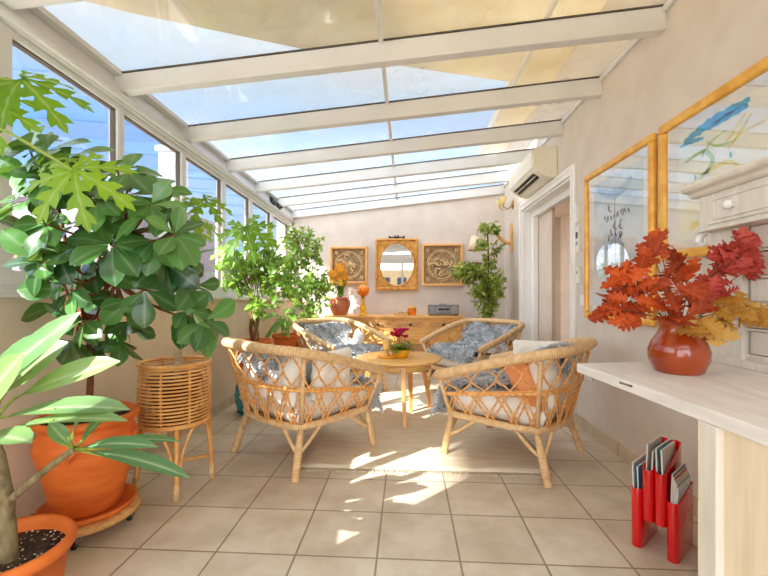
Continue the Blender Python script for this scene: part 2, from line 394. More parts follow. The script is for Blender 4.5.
b=MB();b.box((XR+.10,D1-.10,0),(XR+.16,D1-.02,DZ-.02));b.box((XR+.10,D0+.02,DZ-.09),(XR+.16,D1-.1,DZ-.02));b.build('sliding_frame',M['white_trim'],d,bevel=.006)
b=MB();b.box((XR+.165,D0+.95,0.01),(XR+.20,D1-.022,DZ-.022));b.build('door_panel',M['inner'],d,bevel=.004)
b=MB();b.box((XR+.26,3.97,.005),(XR+.30,4.09,DZ-.02));b.build('door_edge',M['dark_gap'],d,bevel=.003)
b=MB();b.box((XR+1.3,2.2,0),(XR+1.4,7.2,2.5));struct(b.build('wall_inner',M['inner']))
b=MB();b.box((XR+.22,2.2,0),(XR+1.3,2.3,2.5));b.box((XR+.22,7.1,0),(XR+1.3,7.2,2.5));b.box((XR+.22,2.2,2.4),(XR+1.4,7.2,2.5));struct(b.build('wall_side',M['inner']))
b=MB();b.box((XR+.22,2.2,-.1),(XR+1.4,7.2,0));struct(b.build('floor_inner',M['tile']))

# window sill and glazing on the left
def strip(b,x0,x1,zlo,zhi,k0=.022,k1=.022,ya=Y0,yb=YB):
    vs=[]
    for Y in(ya,yb):
        for x,z,k in((x0,zlo,k0),(x1,zlo,k0),(x1,zhi,k1),(x0,zhi,k1)): vs.append((x,Y,sl_(Y,z,k)))
    b.add(vs,[(0,1,2,3),(7,6,5,4),(0,4,5,1),(1,5,6,2),(2,6,7,3),(3,7,4,0)],0,False)
b=MB();strip(b,XL-.26,XL+.035,1.05,1.082);struct(b.build('trim_1',M['white'],bevel=.004))     # inner sill board
b=MB();strip(b,XL-.12,XL-.02,1.082,1.10);struct(b.build('trim_2',M['white'],bevel=.003))
b=MB();strip(b,XL-.13,XL-.005,2.215,2.30,.034,.022);struct(b.build('trim_3',M['white'],bevel=.004))   # window head
b=MB();b.tube([(XL+.012,Y0,sl_(Y0,2.235,.026)),(XL+.012,YB,sl_(YB,2.235,.026))],.021,10);struct(b.build('trim_4',M['white']))
b=MB();strip(b,XL-.16,XL-.015,2.30,2.345);strip(b,XL-.16,XL+.03,2.345,2.375);struct(b.build('trim_5',M['white'],bevel=.005))  # gutter beam
wins=[(-1.2,-.56),(-.5,.14),(.2,.86),(.92,1.545),(1.62,2.245),(2.30,2.91),(2.97,3.567),(3.637,4.21),(4.29,4.88),(4.98,5.62)]
zb,zt=1.10,2.215
for i,(ya,yb) in enumerate(wins):
    wo=bpy.data.objects.new('window_%d'%(i+1),None);C.objects.link(wo);struct(wo)
    x=XL-.06
    b=MB();f=.028
    ea,eb=ya-f,yb+f
    b.bar((x,ya-f/2,sl_(ya,zb)),(x,ya-f/2,sl_(ya,zt,.034)),.06,f,up=(0,1,0));b.bar((x,yb+f/2,sl_(yb,zb)),(x,yb+f/2,sl_(yb,zt,.034)),.06,f,up=(0,1,0))
    b.bar((x,ea,sl_(ea,zb)+.034),(x,eb,sl_(eb,zb)+.034),.06,.068);b.bar((x,ea,sl_(ea,zt,.034)-.016),(x,eb,sl_(eb,zt,.034)-.016),.06,.032)
    b.build('window_frame',M['white'],wo,bevel=.004)
    b=MB();g=.004
    b.bar((x,ya+g,sl_(ya,zb)+.07),(x,ya+g,sl_(ya,zt,.034)-.034),.03,g,up=(0,1,0));b.bar((x,yb-g,sl_(yb,zb)+.07),(x,yb-g,sl_(yb,zt,.034)-.034),.03,g,up=(0,1,0))
    b.bar((x,ya,sl_(ya,zt,.034)-.035),(x,yb,sl_(yb,zt,.034)-.034),.03,.006);b.bar((x,ya,sl_(ya,zb)+.069),(x,yb,sl_(yb,zb)+.069),.03,.004)
    b.build('gasket',M['seal'],wo)
    b=MB();vs_=[]
    for dx in(-.006,.0):
        vs_+= [(x+dx,ya,sl_(ya,zb)+.066),(x+dx,yb,sl_(yb,zb)+.066),(x+dx,yb,sl_(yb,zt,.034)-.03),(x+dx,ya,sl_(ya,zt,.034)-.03)]
    b.add(vs_,[(0,1,2,3),(7,6,5,4),(0,4,5,1),(1,5,6,2),(2,6,7,3),(3,7,4,0)],0,False)
    b.build('pane',M['glass'],wo)
    if i+1<len(wins):
        yc=(yb+wins[i+1][0])/2;g_=wins[i+1][0]-yb-.012;b=MB();b.bar((x+.004,yc,sl_(yc,zb)),(x+.004,yc,sl_(yc,zt,.034)),.062,g_,up=(0,1,0));b.build('mullion',M['white'],wo,bevel=.003)
# glass roof
roof=bpy.data.objects.new('ceiling',None);C.objects.link(roof);struct(roof)
by=[-1.3,-.6,.1,.8,1.5,2.2,2.9,3.6,4.3,5.0,5.7]
lb=lambda Y:2.235-.02*(Y-2.2)
for Y in by:
    b=MB();zl=lb(Y);zr=2.485
    b.bar((XL-.04,Y+.032,zl+.052),(XR,Y+.032,zr+.062),.064,.104,w1=.064,h1=.124);b.build('beam',M['white'],roof,bevel=.005)
    b=MB();b.bar((XL-.04,Y+.032,zl+.108),(XR,Y+.032,zr+.128),.075,.008);b.build('gasket',M['seal'],roof)
for Y,Yn in zip(by,by[1:]):
    b=MB();vs_=[]
    for x,z in((XL-.08,lb(Y)+.112),(XR,2.485+.132)):
        for dz in(0,.006):
            for yy in(Y+.01,Yn+.055): vs_.append((x,yy,z+dz-(.02*(yy-Y) if x<0 else 0)))
    b.add(vs_,[(0,1,3,2),(4,6,7,5),(0,4,5,1),(2,3,7,6),(0,2,6,4),(1,5,7,3)],0,False);b.build('pane',M['roofglass'],roof)
b=MB();t=(-.145-XL)/(XR-XL);zc=lambda Y:(lb(Y)+.104)*(1-t)+2.609*t
b.bar((-.145,Y0,zc(Y0)),(-.145,YB,zc(YB)),.026,.02);b.build('glazing_bar',M['white'],roof)
b=MB();b.box((XR-.022,Y0,2.575),(XR,YB,2.612));struct(b.build('trim_6',M['white'],bevel=.004))

# ------------------------------------------------------------------ outside
aw=thing('awning','tan cloth awning stretched above the glass roof','awning',(0,0,0))
b=MB()
pts=[(-2.75,2.35),(-2.0,2.75),(-.55,3.38),(.98,3.86),(1.02,6.6),(3,6.6),(3,-1.2),(-2.6,-1.2)]
b.prism(pts,3.10,3.112,'z');b.build('awning_cloth',M['awning'],aw)
b=MB();b.tube([(1.02,-1.2,3.08),(1.02,6.6,3.08)],.02,8);b.tube([(-2.75,-1.2,3.08),(3,-1.2,3.08)],.02,8);b.build('rail',M['white'],aw)
# off-camera building added to shape the sun patches, laid out along the sun: c = x-y across, s = (x+y)/sqrt2 along
def cs(c,s): return ((s*1.41421+c)/2,(s*1.41421-c)/2)
nb=thing('sun_blocker','unseen tan slabs added to block the sun','blocker',(0,0,0))
s0=-22.0;zz=-s0*.6
def slab(name,c0,c1,z00,z01,zt0,zt1,mat):
    b=MB();vs_=[]
    for s in(s0,s0-.4):
        for c,z in((c0,z00),(c1,z01),(c1,zt1),(c0,zt0)):
            x,y=cs(c,s);vs_.append((x,y,z))
    b.add(vs_,[(0,1,2,3),(7,6,5,4),(0,4,5,1),(1,5,6,2),(2,6,7,3),(3,7,4,0)],0,False);b.build(name,mat,nb)
slab('wall',-1.95,4.5,-3,-3,zz+3.2,zz+3.2,M['tan'])  # upright slab of the added sun blocker
slab('sloped_slab',-10,-1.95,zz+4.95,zz+1.3,zz+11.8,zz+3.3,M['tan'])  # added slab whose slanting lower edge bounds the sunlit area indoors
def house(name,label,x0,x1,y0,y1,z1,mat):
    h=thing(name,label,'house',((x0+x1)/2,(y0+y1)/2,-3))
    cx,cy_=(x0+x1)/2,(y0+y1)/2
    b=MB();b.box((x0-cx,y0-cy_,0),(x1-cx,y1-cy_,z1+3));b.build('wall',mat,h)
    b=MB();b.box((x0-cx-.1,y0-cy_-.1,z1+3),(x1-cx+.1,y1-cy_+.1,z1+3.12));b.build('parapet',mat,h)
    return h,cx,cy_
h,hx,hy=house('house','pinkish white house with arched brick lattice outside the first windows',-12,-5.0,6.6,10,2.75,M['house'])
# arched lattice opening in its front wall
b=MB();pc=V(at(2,234,6.56));w2=.30
prof=[(-w2,-.42),(w2,-.42),(w2,.05)]+[(w2*math.cos(q*PI/8),.05+w2*1.2*math.sin(q*PI/8)) for q in range(1,8)]+[(-w2,.05)]
b.prism([(pc.x-hx+p[0],pc.z+3+p[1]) for p in prof],-1.70-.03,-1.70+.06,'y');b.build('arched_recess',M['lattice'],h)
b=MB()
for k in range(-3,4):
    for s in(-1,1):
        p0=V((pc.x-hx+k*.15,-1.745,pc.z+3-.42));q=[]
        n=9
        for j in range(n+1):
            t=j/n;x=k*.15+s*t*.5;z=-.42+t*.85
            if abs(x)<w2 and z<.05+w2*1.2*math.sqrt(max(0,1-(x/w2)**2)): q.append((pc.x-hx+x,-1.745,pc.z+3+z))
        if len(q)>1: b.tube(q,.016,5)
b.build('lattice',M['house_b'],h)
h,hx,hy=house('house','low white house far outside beyond the middle windows',-12,-7.2,13,18,2.35,M['house'])
for k in range(3):
    b=MB();b.box((-1.6+k*1.4,-2.53,4.2),(-1.1+k*1.4,-2.48,4.9));b.build('window',M['dark_window'],h)
h,hx,hy=house('house','cream house with dark windows outside near the far end',-9,-5.2,19,24,2.0,M['house_b'])
for k in range(2):
    b=MB();b.box((-1.3+k*1.5,-2.53,3.6),(-.6+k*1.5,-2.48,4.5));b.build('window',M['dark_window'],h)
ch=thing('chimney','tall white chimney stack outside the second window','chimney',(-4.75,7.8,-3))
b=MB();b.box((-.19,-.2,0),(.19,.2,6.9));b.build('shaft',M['chimney'],ch)
b=MB();b.box((-.24,-.25,6.9),(.24,.25,7.0));b.build('cap',M['chimney'],ch)

# ------------------------------------------------------------------ rattan armchairs
def smooth(pts,n=6,closed=False):
    """Catmull-Rom through pts"""
    pts=[V(p) for p in pts];out=[];m=len(pts)
    for i in range(m if closed else m-1):
        g=lambda k: pts[k%m] if closed else pts[max(0,min(m-1,k))]
        a,b_,c,d_=g(i-1),g(i),g(i+1),g(i+2)
        for j in range(n):
            t=j/n;out.append(.5*((2*b_)+(c-a)*t+(2*a-5*b_+4*c-d_)*t*t+(3*b_-a-3*c+d_)*t**3))
    if not closed: out.append(pts[-1])
    return out
half=[(.405,.33,.545),(.425,.10,.615),(.425,-.15,.69),(.385,-.33,.735),(.25,-.425,.75),(0,-.445,.752)]
RAILC=smooth(half+[(-x,y,z) for x,y,z in half[-2::-1]],8)
hs=[(.31,.30,.285),(.325,.1,.285),(.325,-.12,.285),(.285,-.27,.285),(.16,-.325,.285),(0,-.335,.285)]
SEATU=smooth(hs+[(-x,y,z) for x,y,z in hs[-2::-1]],8)
SEATC=smooth([(.30,.29,.285),(.325,.1,.285),(.325,-.12,.285),(.27,-.28,.285),(0,-.33,.285),(-.27,-.28,.285),(-.325,-.12,.285),(-.325,.1,.285),(-.30,.29,.285),(0,.325,.285)],6,True)
def along(c,t):
    t=max(0,min(1,t))*(len(c)-1);i=min(int(t),len(c)-2);return c[i].lerp(c[i+1],t-i)
def shell(s,t):
    """s along the tub from arm to arm, t from seat ring up to rail"""
    return along(SEATU,s).lerp(along(RAILC,s),t)
def make_chair(label):
    t=thing('rattan_armchair',label,'armchair',(0,0,0),0,'rattan armchairs round the table')
    b=MB();b.tube(RAILC,.030,12)
    for k in(0,-1): b.ball(RAILC[k],.031,10)
    b.build('top_rail',M['rattan'],t)
    b=MB();b.tube(SEATC,.021,10,True);b.build('seat_ring',M['rattan'],t)
    tm=.5
    b=MB();b.tube([shell(k/60,tm) for k in range(61)],.011,8);b.tube([shell(k/60,tm+.035) for k in range(61)],.005,6);b.build('middle_ring',M['cane'],t)
    b=MB();N=30
    for i in range(N):
        sg=1 if i%2 else -1;s_=(i+.5)/N
        up=[]
        for j in range(13):
            q=j/12;up.append(shell(s_+sg*.5/N*math.cos(2*PI*q),tm+.02+q*(.97-tm)))
        b.tube(up,.0058,5)
        lo=[]
        for j in range(9):
            q=j/8;lo.append(shell(s_+sg*(1.0-2*q)*.8/N,tm*q))
        b.tube(lo,.0058,5)
        lo=[]
        for j in range(9):
            q=j/8;lo.append(shell(s_+.5/N-sg*(1.0-2*q)*.8/N,tm*q))
        b.tube(lo,.0052,5)
    b.build('lattice',M['cane'],t)
    b=MB();n=len(SEATC);vs_=[V((0,0,.29))]+[p+V((0,0,.006)) for p in SEATC];vs2=[p-V((0,0,.018)) for p in vs_]
    b.add(vs_+vs2,[(0,1+i,1+(i+1)%n) for i in range(n)]+[(n+1,n+2+(i+1)%n,n+2+i) for i in range(n)],0,False);b.build('seat_base',M['seatweave'],t)
    for sx,sy,st in((1,1,0),(-1,1,1),(1,-1,.29),(-1,-1,.71)):
        top=along(SEATU,st)
        bot=V((sx*.335,sy*.335,0))
        ctr=V((top.x*.97,top.y*.97,.285))
        L=MB();mid=bot.lerp(ctr,.48)
        L.tube([bot,bot.lerp(ctr,.03),bot.lerp(ctr,.45),ctr],[.022,.0235,.024,.019],10)
        leg=L.build('leg',M['rattan'],t)
        b=MB()
        for ds in(-1,1):
            if st in(0,1):
                e=along(SEATU,st+(.10 if st==0 else -.10)) if ds==1 else V((sx*.15,.315,.285))
            else: e=along(SEATU,st+ds*.085)
            b.tube(smooth([mid,mid.lerp(e,.45)+V((0,0,-.012)),e],4),.0115,7)
        b.build('brace',M['rattan'],leg)
    for st in(.29,.71,.0,1.0):
        b=MB();b.tube([shell(st,0),shell(st,.5),shell(st,.99)],.0145,8)
        b.build('post',M['rattan'],t)
    return t
ang=lambda fx,fy: math.atan2(-fx,fy)
CH=[((-.70,2.67),ang(.6,.8),'rattan tub armchair with its back to the papaya planter, nearest on the window side'),
    ((.71,2.69),ang(-.80,.60),'rattan tub armchair holding the orange cushion, nearest the doorway and drawer desk'),
    ((-.70,4.22),ang(.77,-.64),'rattan tub armchair behind the table, beside the leafy trees by the windows'),
    ((.68,4.22),ang(-.77,-.64),'rattan tub armchair in front of the weeping fig, backed by the far right corner')]
ch0=make_chair(CH[0][2]);chairs=[ch0]
for (x,y),a,lab in CH[1:]: chairs.append(dup(ch0,lab))
for c,((x,y),a,_l) in zip(chairs,CH): c.location=(x,y,0);c.rotation_euler=(0,0,a)

def cushion_mb(w,h,t,pinch=.06,n=20,sag=0,ex=.32):
    b=MB()
    def f(sgn):
        def g(u,v):
            x=2*u-1;y=2*v-1
            k=1-pinch*(1-abs(x)**2)*0-pinch*(x*x*y*y<0)
            e=max(0,(1-x**4))*max(0,(1-y**4))
            px=x*w/2*(1-pinch*(1-y*y)*.6);py=y*h/2*(1-pinch*(1-x*x)*.6)
            wr=.006*math.sin(9*x+5*y)+.005*math.sin(13*y-7*x+1)
            return (px,py,sgn*(t/2*e**ex+wr*e)-sag*(1-x*x))
        return g
    b.grid(f(1),n,n);b.grid(f(-1),n,n)
    return b
def in_chair(i,p): # chair-local point to world
    (x,y),a,_=CH[i];return V((x,y,0))+Matrix.Rotation(a,3,'Z')@V(p)
def cushion(i,name,label,cat,loc,rot,w,h,t,mat,group=None,pinch=.06):
    o=cushion_mb(w,h,t,pinch,ex=.17 if w>.6 else .32).build(name,mat,weld=True)
    o.location=in_chair(i,loc);o.rotation_euler=(Matrix.Rotation(CH[i][1],3,'Z')@Euler(rot).to_matrix()).to_euler()
    tag(o,label,cat,group);return o
G='white chair cushions'
names=['the nearest armchair on the window side','the armchair near the doorway','the far armchair beside the leafy trees','the far armchair before the weeping fig']
for i in range(4):
    cushion(i,'seat_cushion','white cotton seat cushion in '+names[i],'cushion',(0,.0,.366),(0,0,0),.625,.62,.168,M['cushion'],G)
for i in(0,1):
    cushion(i,'back_cushion','white cotton back cushion upright in '+names[i],'cushion',(0,-.265,.555),(PI/2-.25,0,0),.58,.33,.13,M['cushion'],G)
for i in (0,1):
    sx=-1 if i==1 else 1
cushion(1,'side_cushion','white pillow leaning on the arm beside the orange cushion','cushion',(.27,-.08,.565),(PI/2-.15,0,-1.15),.36,.34,.11,M['cushion'],G)
cushion(0,'side_cushion','white pillow leaning inside the arm of the nearest window-side armchair','cushion',(.275,.0,.56),(PI/2-.1,0,-1.4),.36,.30,.10,M['cushion'],G)
cushion(1,'orange_cushion','orange linen cushion leaning in the armchair near the doorway','cushion',(-.10,-.115,.525),(PI/2-.55,0.1,.35),.44,.32,.14,M['orange_cloth'])
cushion(2,'small_cushion','small white cushion on the sheepskin of the far window-side armchair','cushion',(-.27,-.04,.535),(PI/2-.3,.2,1.1),.22,.22,.07,M['cushion'])

def sheepskin(i,label,path,wid,seed,n=5200,side=0.0,fl=.036):
    """a fleece lying along path (chair-local points), wid: half widths along it"""
    rr=random.Random(seed);pc=smooth(path,6);m=len(pc)
    ws=[wid[0]+(wid[-1]-wid[0])*k/(m-1) if len(wid)==2 else wid[min(int(k/(m-1)*(len(wid)-1)),len(wid)-2)]*(1-((k/(m-1)*(len(wid)-1))%1))+wid[min(int(k/(m-1)*(len(wid)-1))+1,len(wid)-1)]*((k/(m-1)*(len(wid)-1))%1) for k in range(m)]
    def S(u,v):
        t=max(0,min(1,v))*(m-1);k=min(int(t),m-2);p=pc[k].lerp(pc[k+1],t-k);ww=ws[k]+(ws[k+1]-ws[k])*(t-k)
        x=(2*u-1);jag=1+.10*math.sin(v*17+seed+3*(u>.5))+.06*math.sin(v*31+seed)
        tn=(pc[k+1]-pc[k]).normalized();nr=V((1,0,0)).cross(tn)
        if nr.z<0 and abs(nr.z)>.2: nr=-nr
        elif abs(nr.z)<=.2 and nr.y<0: nr=-nr
        bend=.05*x*x*(1 if abs(nr.z)<.6 else .3)
        return p+V((x*ww*jag+side*v,0,0))+nr*(bend+.012*math.sin(9*u+11*v+seed)+.012)
    b=MB();nu,nv=14,26;vs_=[S(a/nu,c/nv) for c in range(nv+1) for a in range(nu+1)]
    w_=nu+1;b.add(vs_,[(j*w_+q,j*w_+q+1,(j+1)*w_+q+1,(j+1)*w_+q) for j in range(nv) for q in range(nu)],.3)
    vs_=[];fs=[];aa=[]
    for k in range(n):
        u=rr.random();v=rr.random()
        if k%6==0: u=rr.choice((0.0,1.0))
        elif k%13==0: v=rr.choice((0.0,1.0))
        p=S(u,v);e=.01;du=S(min(1,u+e),v)-S(max(0,u-e),v);dv=S(u,min(1,v+e))-S(u,max(0,v-e));nn=du.cross(dv)
        if nn.length<1e-9: continue
        nn.normalize()
        if nn.z<0 and abs(nn.z)>.2: nn=-nn
        elif abs(nn.z)<=.2 and nn.y<0: nn=-nn
        clump=V((math.sin(u*23+v*9+seed),math.sin(v*29-u*11),math.sin(u*31+v*17)))*.7
        dr=(nn+clump+V((rr.gauss(0,.4),rr.gauss(0,.4),rr.gauss(0,.4)))+V(((2*u-1)*1.0,0,-.3))).normalized()
        sd=dr.cross(V((rr.gauss(0,1),rr.gauss(0,1),rr.gauss(0,1)))).normalized()*.0055
        L=fl*rr.uniform(.6,1.25);mid=p+dr*L*.55;tip=p+dr*L+V((0,0,-.35*L))+V((rr.gauss(0,.005),rr.gauss(0,.005),0))
        n0=len(vs_);vs_+= [p-sd*.6,p+sd*.6,mid-sd,mid+sd,tip]
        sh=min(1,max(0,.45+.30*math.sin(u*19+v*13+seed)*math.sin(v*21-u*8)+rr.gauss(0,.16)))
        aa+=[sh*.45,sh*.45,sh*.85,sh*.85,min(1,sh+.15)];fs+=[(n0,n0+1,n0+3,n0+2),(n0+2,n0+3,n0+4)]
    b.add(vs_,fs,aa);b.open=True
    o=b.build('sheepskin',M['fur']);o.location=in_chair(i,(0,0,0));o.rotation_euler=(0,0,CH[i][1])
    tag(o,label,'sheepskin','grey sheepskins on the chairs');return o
sheepskin(0,'grey sheepskin over back and seat of the nearest window-side armchair',[(.03,-.345,.56),(.03,-.335,.63),(.02,-.285,.70),(.0,-.19,.66),(-.03,-.12,.50),(.0,.05,.475),(.02,.26,.46),(.03,.345,.40),(.03,.365,.24)],[.15,.17,.22,.25,.24],1)
sheepskin(1,'grey sheepskin under the orange cushion in the armchair near the doorway',[(.02,-.345,.60),(.02,-.335,.65),(.02,-.285,.70),(.02,-.19,.66),(0,-.12,.50),(0,.05,.475),(-.02,.26,.46),(-.05,.345,.40),(-.05,.365,.26)],[.12,.14,.24,.27,.22],2)
sheepskin(2,'grey sheepskin spread over the far armchair beside the leafy trees',[(0,-.385,.62),(0,-.375,.685),(0,-.33,.67),(0,-.25,.53),(0,-.12,.475),(0,.1,.475),(0,.28,.46),(0,.345,.40)],[.25,.29,.30,.30,.28],3,6500)
sheepskin(3,'grey sheepskin spread over the far armchair before the weeping fig',[(0,-.385,.62),(0,-.375,.685),(0,-.33,.67),(0,-.25,.53),(0,-.12,.475),(0,.1,.475),(0,.28,.46),(0,.345,.40)],[.25,.30,.31,.30,.27],4,6500)

# ------------------------------------------------------------------ rug
b=MB()
def rugf(u,v): 
    x=-.66+u*1.52;y=2.37+v*2.0;return (x,y,.009+.0015*math.sin(x*9)*math.sin(y*7))
b.grid(rugf,24,30);b.open=True
rug=b.build('rug',M['rug'],solid=.012);tag(rug,'flat beige woven rug under the table and armchairs','rug')
rr=random.Random(3)
for yy,dy in((2.37,-1),(4.37,1)):
    b=MB()
    for k in range(150):
        x=-.655+k*1.51/149;b.tube([(x,yy,.010),(x+rr.gauss(0,.003),yy+dy*.022,.007),(x+rr.gauss(0,.006),yy+dy*.045,.004)],[.0035,.0028,.0016],4)
    b.build('fringe',M['fringe'],rug)

# ------------------------------------------------------------------ round table
T=thing('round_table','round beech coffee table with splayed tapered legs amid the armchairs','table',(-.075,3.45,0))
b=MB();b.lathe([(.0,.492),(.36,.492),(.372,.497),(.376,.505),(.372,.513),(.362,.516),(0,.516)],n=56);b.build('table_top',M['table_wood'],T)
b=MB()
ring=[(.27,.425),(.285,.425),(.285,.492),(.27,.492)]
vs_=[];n=40
for r,z in ring:
    for k in range(n): vs_.append((r*math.cos(2*PI*k/n),r*math.sin(2*PI*k/n),z))
b.add(vs_,[(i*n+k,i*n+(k+1)%n,((i+1)%4)*n+(k+1)%n,((i+1)%4)*n+k) for i in range(4) for k in range(n)],0,True);b.build('apron',M['table_wood'],T)
tc=V((-.075,3.45,0))
for p in((-.016,3.10),(.215,3.66),(-.42,3.56),(.035,3.52)):
    q=V((p[0],p[1],0))-tc;top=V((q.x*.72,q.y*.72,.492)) if q.length>.2 else V((q.x*.9,q.y*.9,.492))
    b=MB();b.bar(q,top,.026,.026,up=(0,1,0) if abs(q.y)>.3 else (1,.2,0),w1=.046,h1=.046);b.build('leg',M['table_leg'],T,bevel=.004)
# things on the table
tz=.516
o=thing('candle_tray','small yellow wooden tray under the candle','tray',(-.165,3.40,tz))
b=MB();b.lathe([(0,0),(.075,0),(.085,.006),(.092,.016),(.086,.018),(.076,.009),(0,.009)],n=36);b.build('dish',M['yellow'],o)
o=thing('candle_holder','turned wooden candle holder on the yellow tray','candle holder',(-.175,3.40,tz+.0095))
b=MB();b.lathe([(0,0),(.034,0),(.036,.006),(.018,.018),(.015,.04),(.022,.052),(.036,.058),(.036,.064),(0,.064)],n=24);b.build('stem',M['pine'],o)
b=MB();b.lathe([(0,.0645),(.033,.0645),(.034,.068),(.034,.135),(.028,.14),(.006,.136),(0,.136)],n=24);cd=b.build('candle',M['wax'],o)
cd['label']='thick yellow candle'
b=MB();b.tube([(0,0,.135),(.001,0,.144),(.004,0,.15)],.0015,5);b.build('wick',M['iron'],cd)
o=thing('cyclamen','pink flowering cyclamen in a yellow bowl on the round table','potted plant',(-.055,3.42,tz));o.scale=(1.15,1.15,1.25)
b=MB();b.lathe([(0,0),(.045,0),(.05,.004),(.062,.02),(.068,.045),(.066,.055),(.060,.054),(.06,.045),(.0,.043)],n=30);b.build('pot',M['yellow'],o)
rr=random.Random(11)

# ------------------------------------------------------------------ leaves
def leaf(b,p,d,n,L,W,prof,a=.5,fold=.15,droop=.0,curl=0,nseg=None):
    """blade from p along d, upper side n; prof: half-width profile"""
    d=V(d).normalized();n=V(n);n=(n-d*n.dot(d))
    n=n.normalized() if n.length>1e-5 else d.orthogonal().normalized()
    s=d.cross(n);m=len(prof)-1;vs_=[];c=V(p)
    st=L/m
    for i,w_ in enumerate(prof):
        ww=(w_ if not isinstance(w_,tuple) else w_[0])*W;fw=0 if not isinstance(w_,tuple) else w_[1]*L
        up=n*(abs(ww)*fold)
        vs_+= [c-s*ww+up+d*fw,c,c+s*ww+up+d*fw]
        if droop:
            rot=Matrix.Rotation(-droop/m,3,s);d=rot@d;n=rot@n
        c=c+d*st
    b.rib(len(b.v),range(1,len(vs_),3));fs=[]
    for i in range(m):
        k=i*3;fs+=[(k,k+1,k+4,k+3),(k+1,k+2,k+5,k+4)]
    b.add(vs_,fs,a);b.open=True
OBOV=[.06,.28,.58,.84,1.0,.92,.6,.06]
LANC=[.04,.55,.92,1.0,.82,.45,.03]
PLUM=[.03,.30,.62,.86,.98,1.0,.9,.62,.04]
def rvec(rr,s=1): return V((rr.gauss(0,s),rr.gauss(0,s),rr.gauss(0,s)))
def lobe(b,p,d,n,L,W,a,droop=.3,teeth=3):
    """a deeply toothed finger of a papaya or similar leaf"""
    prof=[.22,.26,.3]
    for k in range(teeth):
        s=1-.22*abs(k-.6)
        prof+=[(.34*s,0),(.95*s,.06),(1.15*s,.13),(.40*s,.03)]
    prof+=[.34,.2,.02]
    leaf(b,p,d,n,L,W,prof,a,.12,droop)
def papaya_leaf(b,p,fwd,n,rad,rr,a=.5,droop=.5,nl=7):
    fwd=V(fwd).normalized();n=V(n);n=(n-fwd*n.dot(fwd)).normalized()
    for k in range(nl):
        q=(k-(nl-1)/2)/((nl-1)/2);an=q*2.35
        d=Matrix.Rotation(an,3,n)@fwd
        L=rad*(1-.42*abs(q)**1.5)*rr.uniform(.93,1.05)
        lobe(b,V(p)+n*(.003*k),d,n+rvec(rr,.05),L,L*.175,min(1,max(0,a+rr.gauss(0,.13))),droop*rr.uniform(.7,1.2),3 if abs(q)<.7 else 2)
# cyclamen flowers and leaves
b=MB()
for k in range(60):
    q=rr.uniform(0,2*PI);r=rr.uniform(.01,.085);p=V((r*math.cos(q),r*math.sin(q),.062+rr.uniform(0,.06)-r*.25))
    b.tube([(p.x*.5,p.y*.5,.043),p],.0015,4);leaf(b,p,(math.cos(q),math.sin(q),.15),(0,0,1),.042,.021,[.5,.9,1,.8,.4,.02],rr.random(),.1,.5)
b.build('foliage',M['leaf_tree'],o)
for k in range(13):
    q=rr.uniform(0,2*PI);r=rr.uniform(.01,.07);tp=V((r*math.cos(q),r*math.sin(q),.14+rr.uniform(-.01,.045)))
    b=MB();b.tube([(tp.x*.3,tp.y*.3,.043),(tp.x*.7,tp.y*.7,.10),tp],.0016,4)
    for j in range(5):
        an=j*2*PI/5+q;leaf(b,tp,(math.cos(an)*.7,math.sin(an)*.7,.9),(math.cos(an),math.sin(an),-.6),.040,.019,[.3,.9,1,.7,.05],rr.random(),.1,-.5)
    b.build('flower',M['petal_pink'],o)

# ------------------------------------------------------------------ sideboard and what stands on it
S=thing('sideboard','honey pine sideboard with carved drawers against the back wall','sideboard',(-.17,5.50,0))
hw,y0,y1=.90,-.235,.225
b=MB();b.box((-hw-.03,y0-.02,.735),(hw+.03,y1+.005,.765));b.box((-hw-.012,y0-.008,.715),(hw+.012,y1,.735));b.build('top',M['pine'],S,bevel=.006)
b=MB();b.box((-hw,y0+.012,.40),(hw,y1,.715))
b.build('body',M['pine'],S,bevel=.003)
b=MB()
for x in(-hw+.022,-.4345,0,.4345,hw-.022): b.box((x-.016,y0,.39),(x+.016,y0+.02,.715))
b.box((-hw,y0,.395),(hw,y0+.02,.42));b.box((-hw,y0,.575),(hw,y0+.02,.60));b.box((-hw,y0,.70),(hw,y0+.02,.716));b.build('face_frame',M['pine'],S,bevel=.003)
rr=random.Random(21)
for k in range(4):
    xa=-.869+.02+k*.4345;xb=xa+.3945
    b=MB();b.box((xa,y0+.002,.602),(xb,y0+.03,.698));dr=b.build('drawer',M['pine'],S,bevel=.004)
    b=MB();b.box((xa+.03,y0-.003,.615),(xb-.03,y0+.006,.686))
    for side in(-1,1):
        cx=(xa+xb)/2+side*(xb-xa)*.24
        for j in range(6):
            an=j*PI/3;pp=[(cx+(.035+.02*math.cos(q*PI/4))*math.cos(an+q*.16)*1.6,y0-.005,.65+(.018+.012*math.cos(q*PI/4))*math.sin(an+q*.16)) for q in range(7)];b.tube(pp,.0045,5)
    cp=b.build('carved_panel',M['pine_dark'],dr)
    b=MB();b.lathe([(0,0),(.012,0),(.010,.008),(.017,.018),(.017,.026),(0,.030)],((xa+xb)/2,y0-.002,.65),14,axis=(0,-1,0));b.build('knob',M['iron'],dr)
for k in range(4):
    xa=-.869+.01+k*.4345;xb=xa+.4145
    b=MB();b.box((xa+.01,y0+.002,.424),(xb-.01,y0+.03,.572));dr=b.build('door',M['pine'],S,bevel=.004)
    b=MB();b.box((xa+.045,y0-.003,.452),(xb-.045,y0+.006,.545));b.build('door_panel',M['pine'],dr,bevel=.006)
for sx in(-1,1):
    for y in(y0+.03,y1-.03):
        b=MB();x=sx*(hw-.035);b.lathe([(0,0),(.026,0),(.03,.03),(.022,.05),(.028,.08),(.03,.2),(.024,.33),(.034,.36),(.034,.40),(0,.40)],(x,y,0),16);b.build('leg',M['pine'],S)
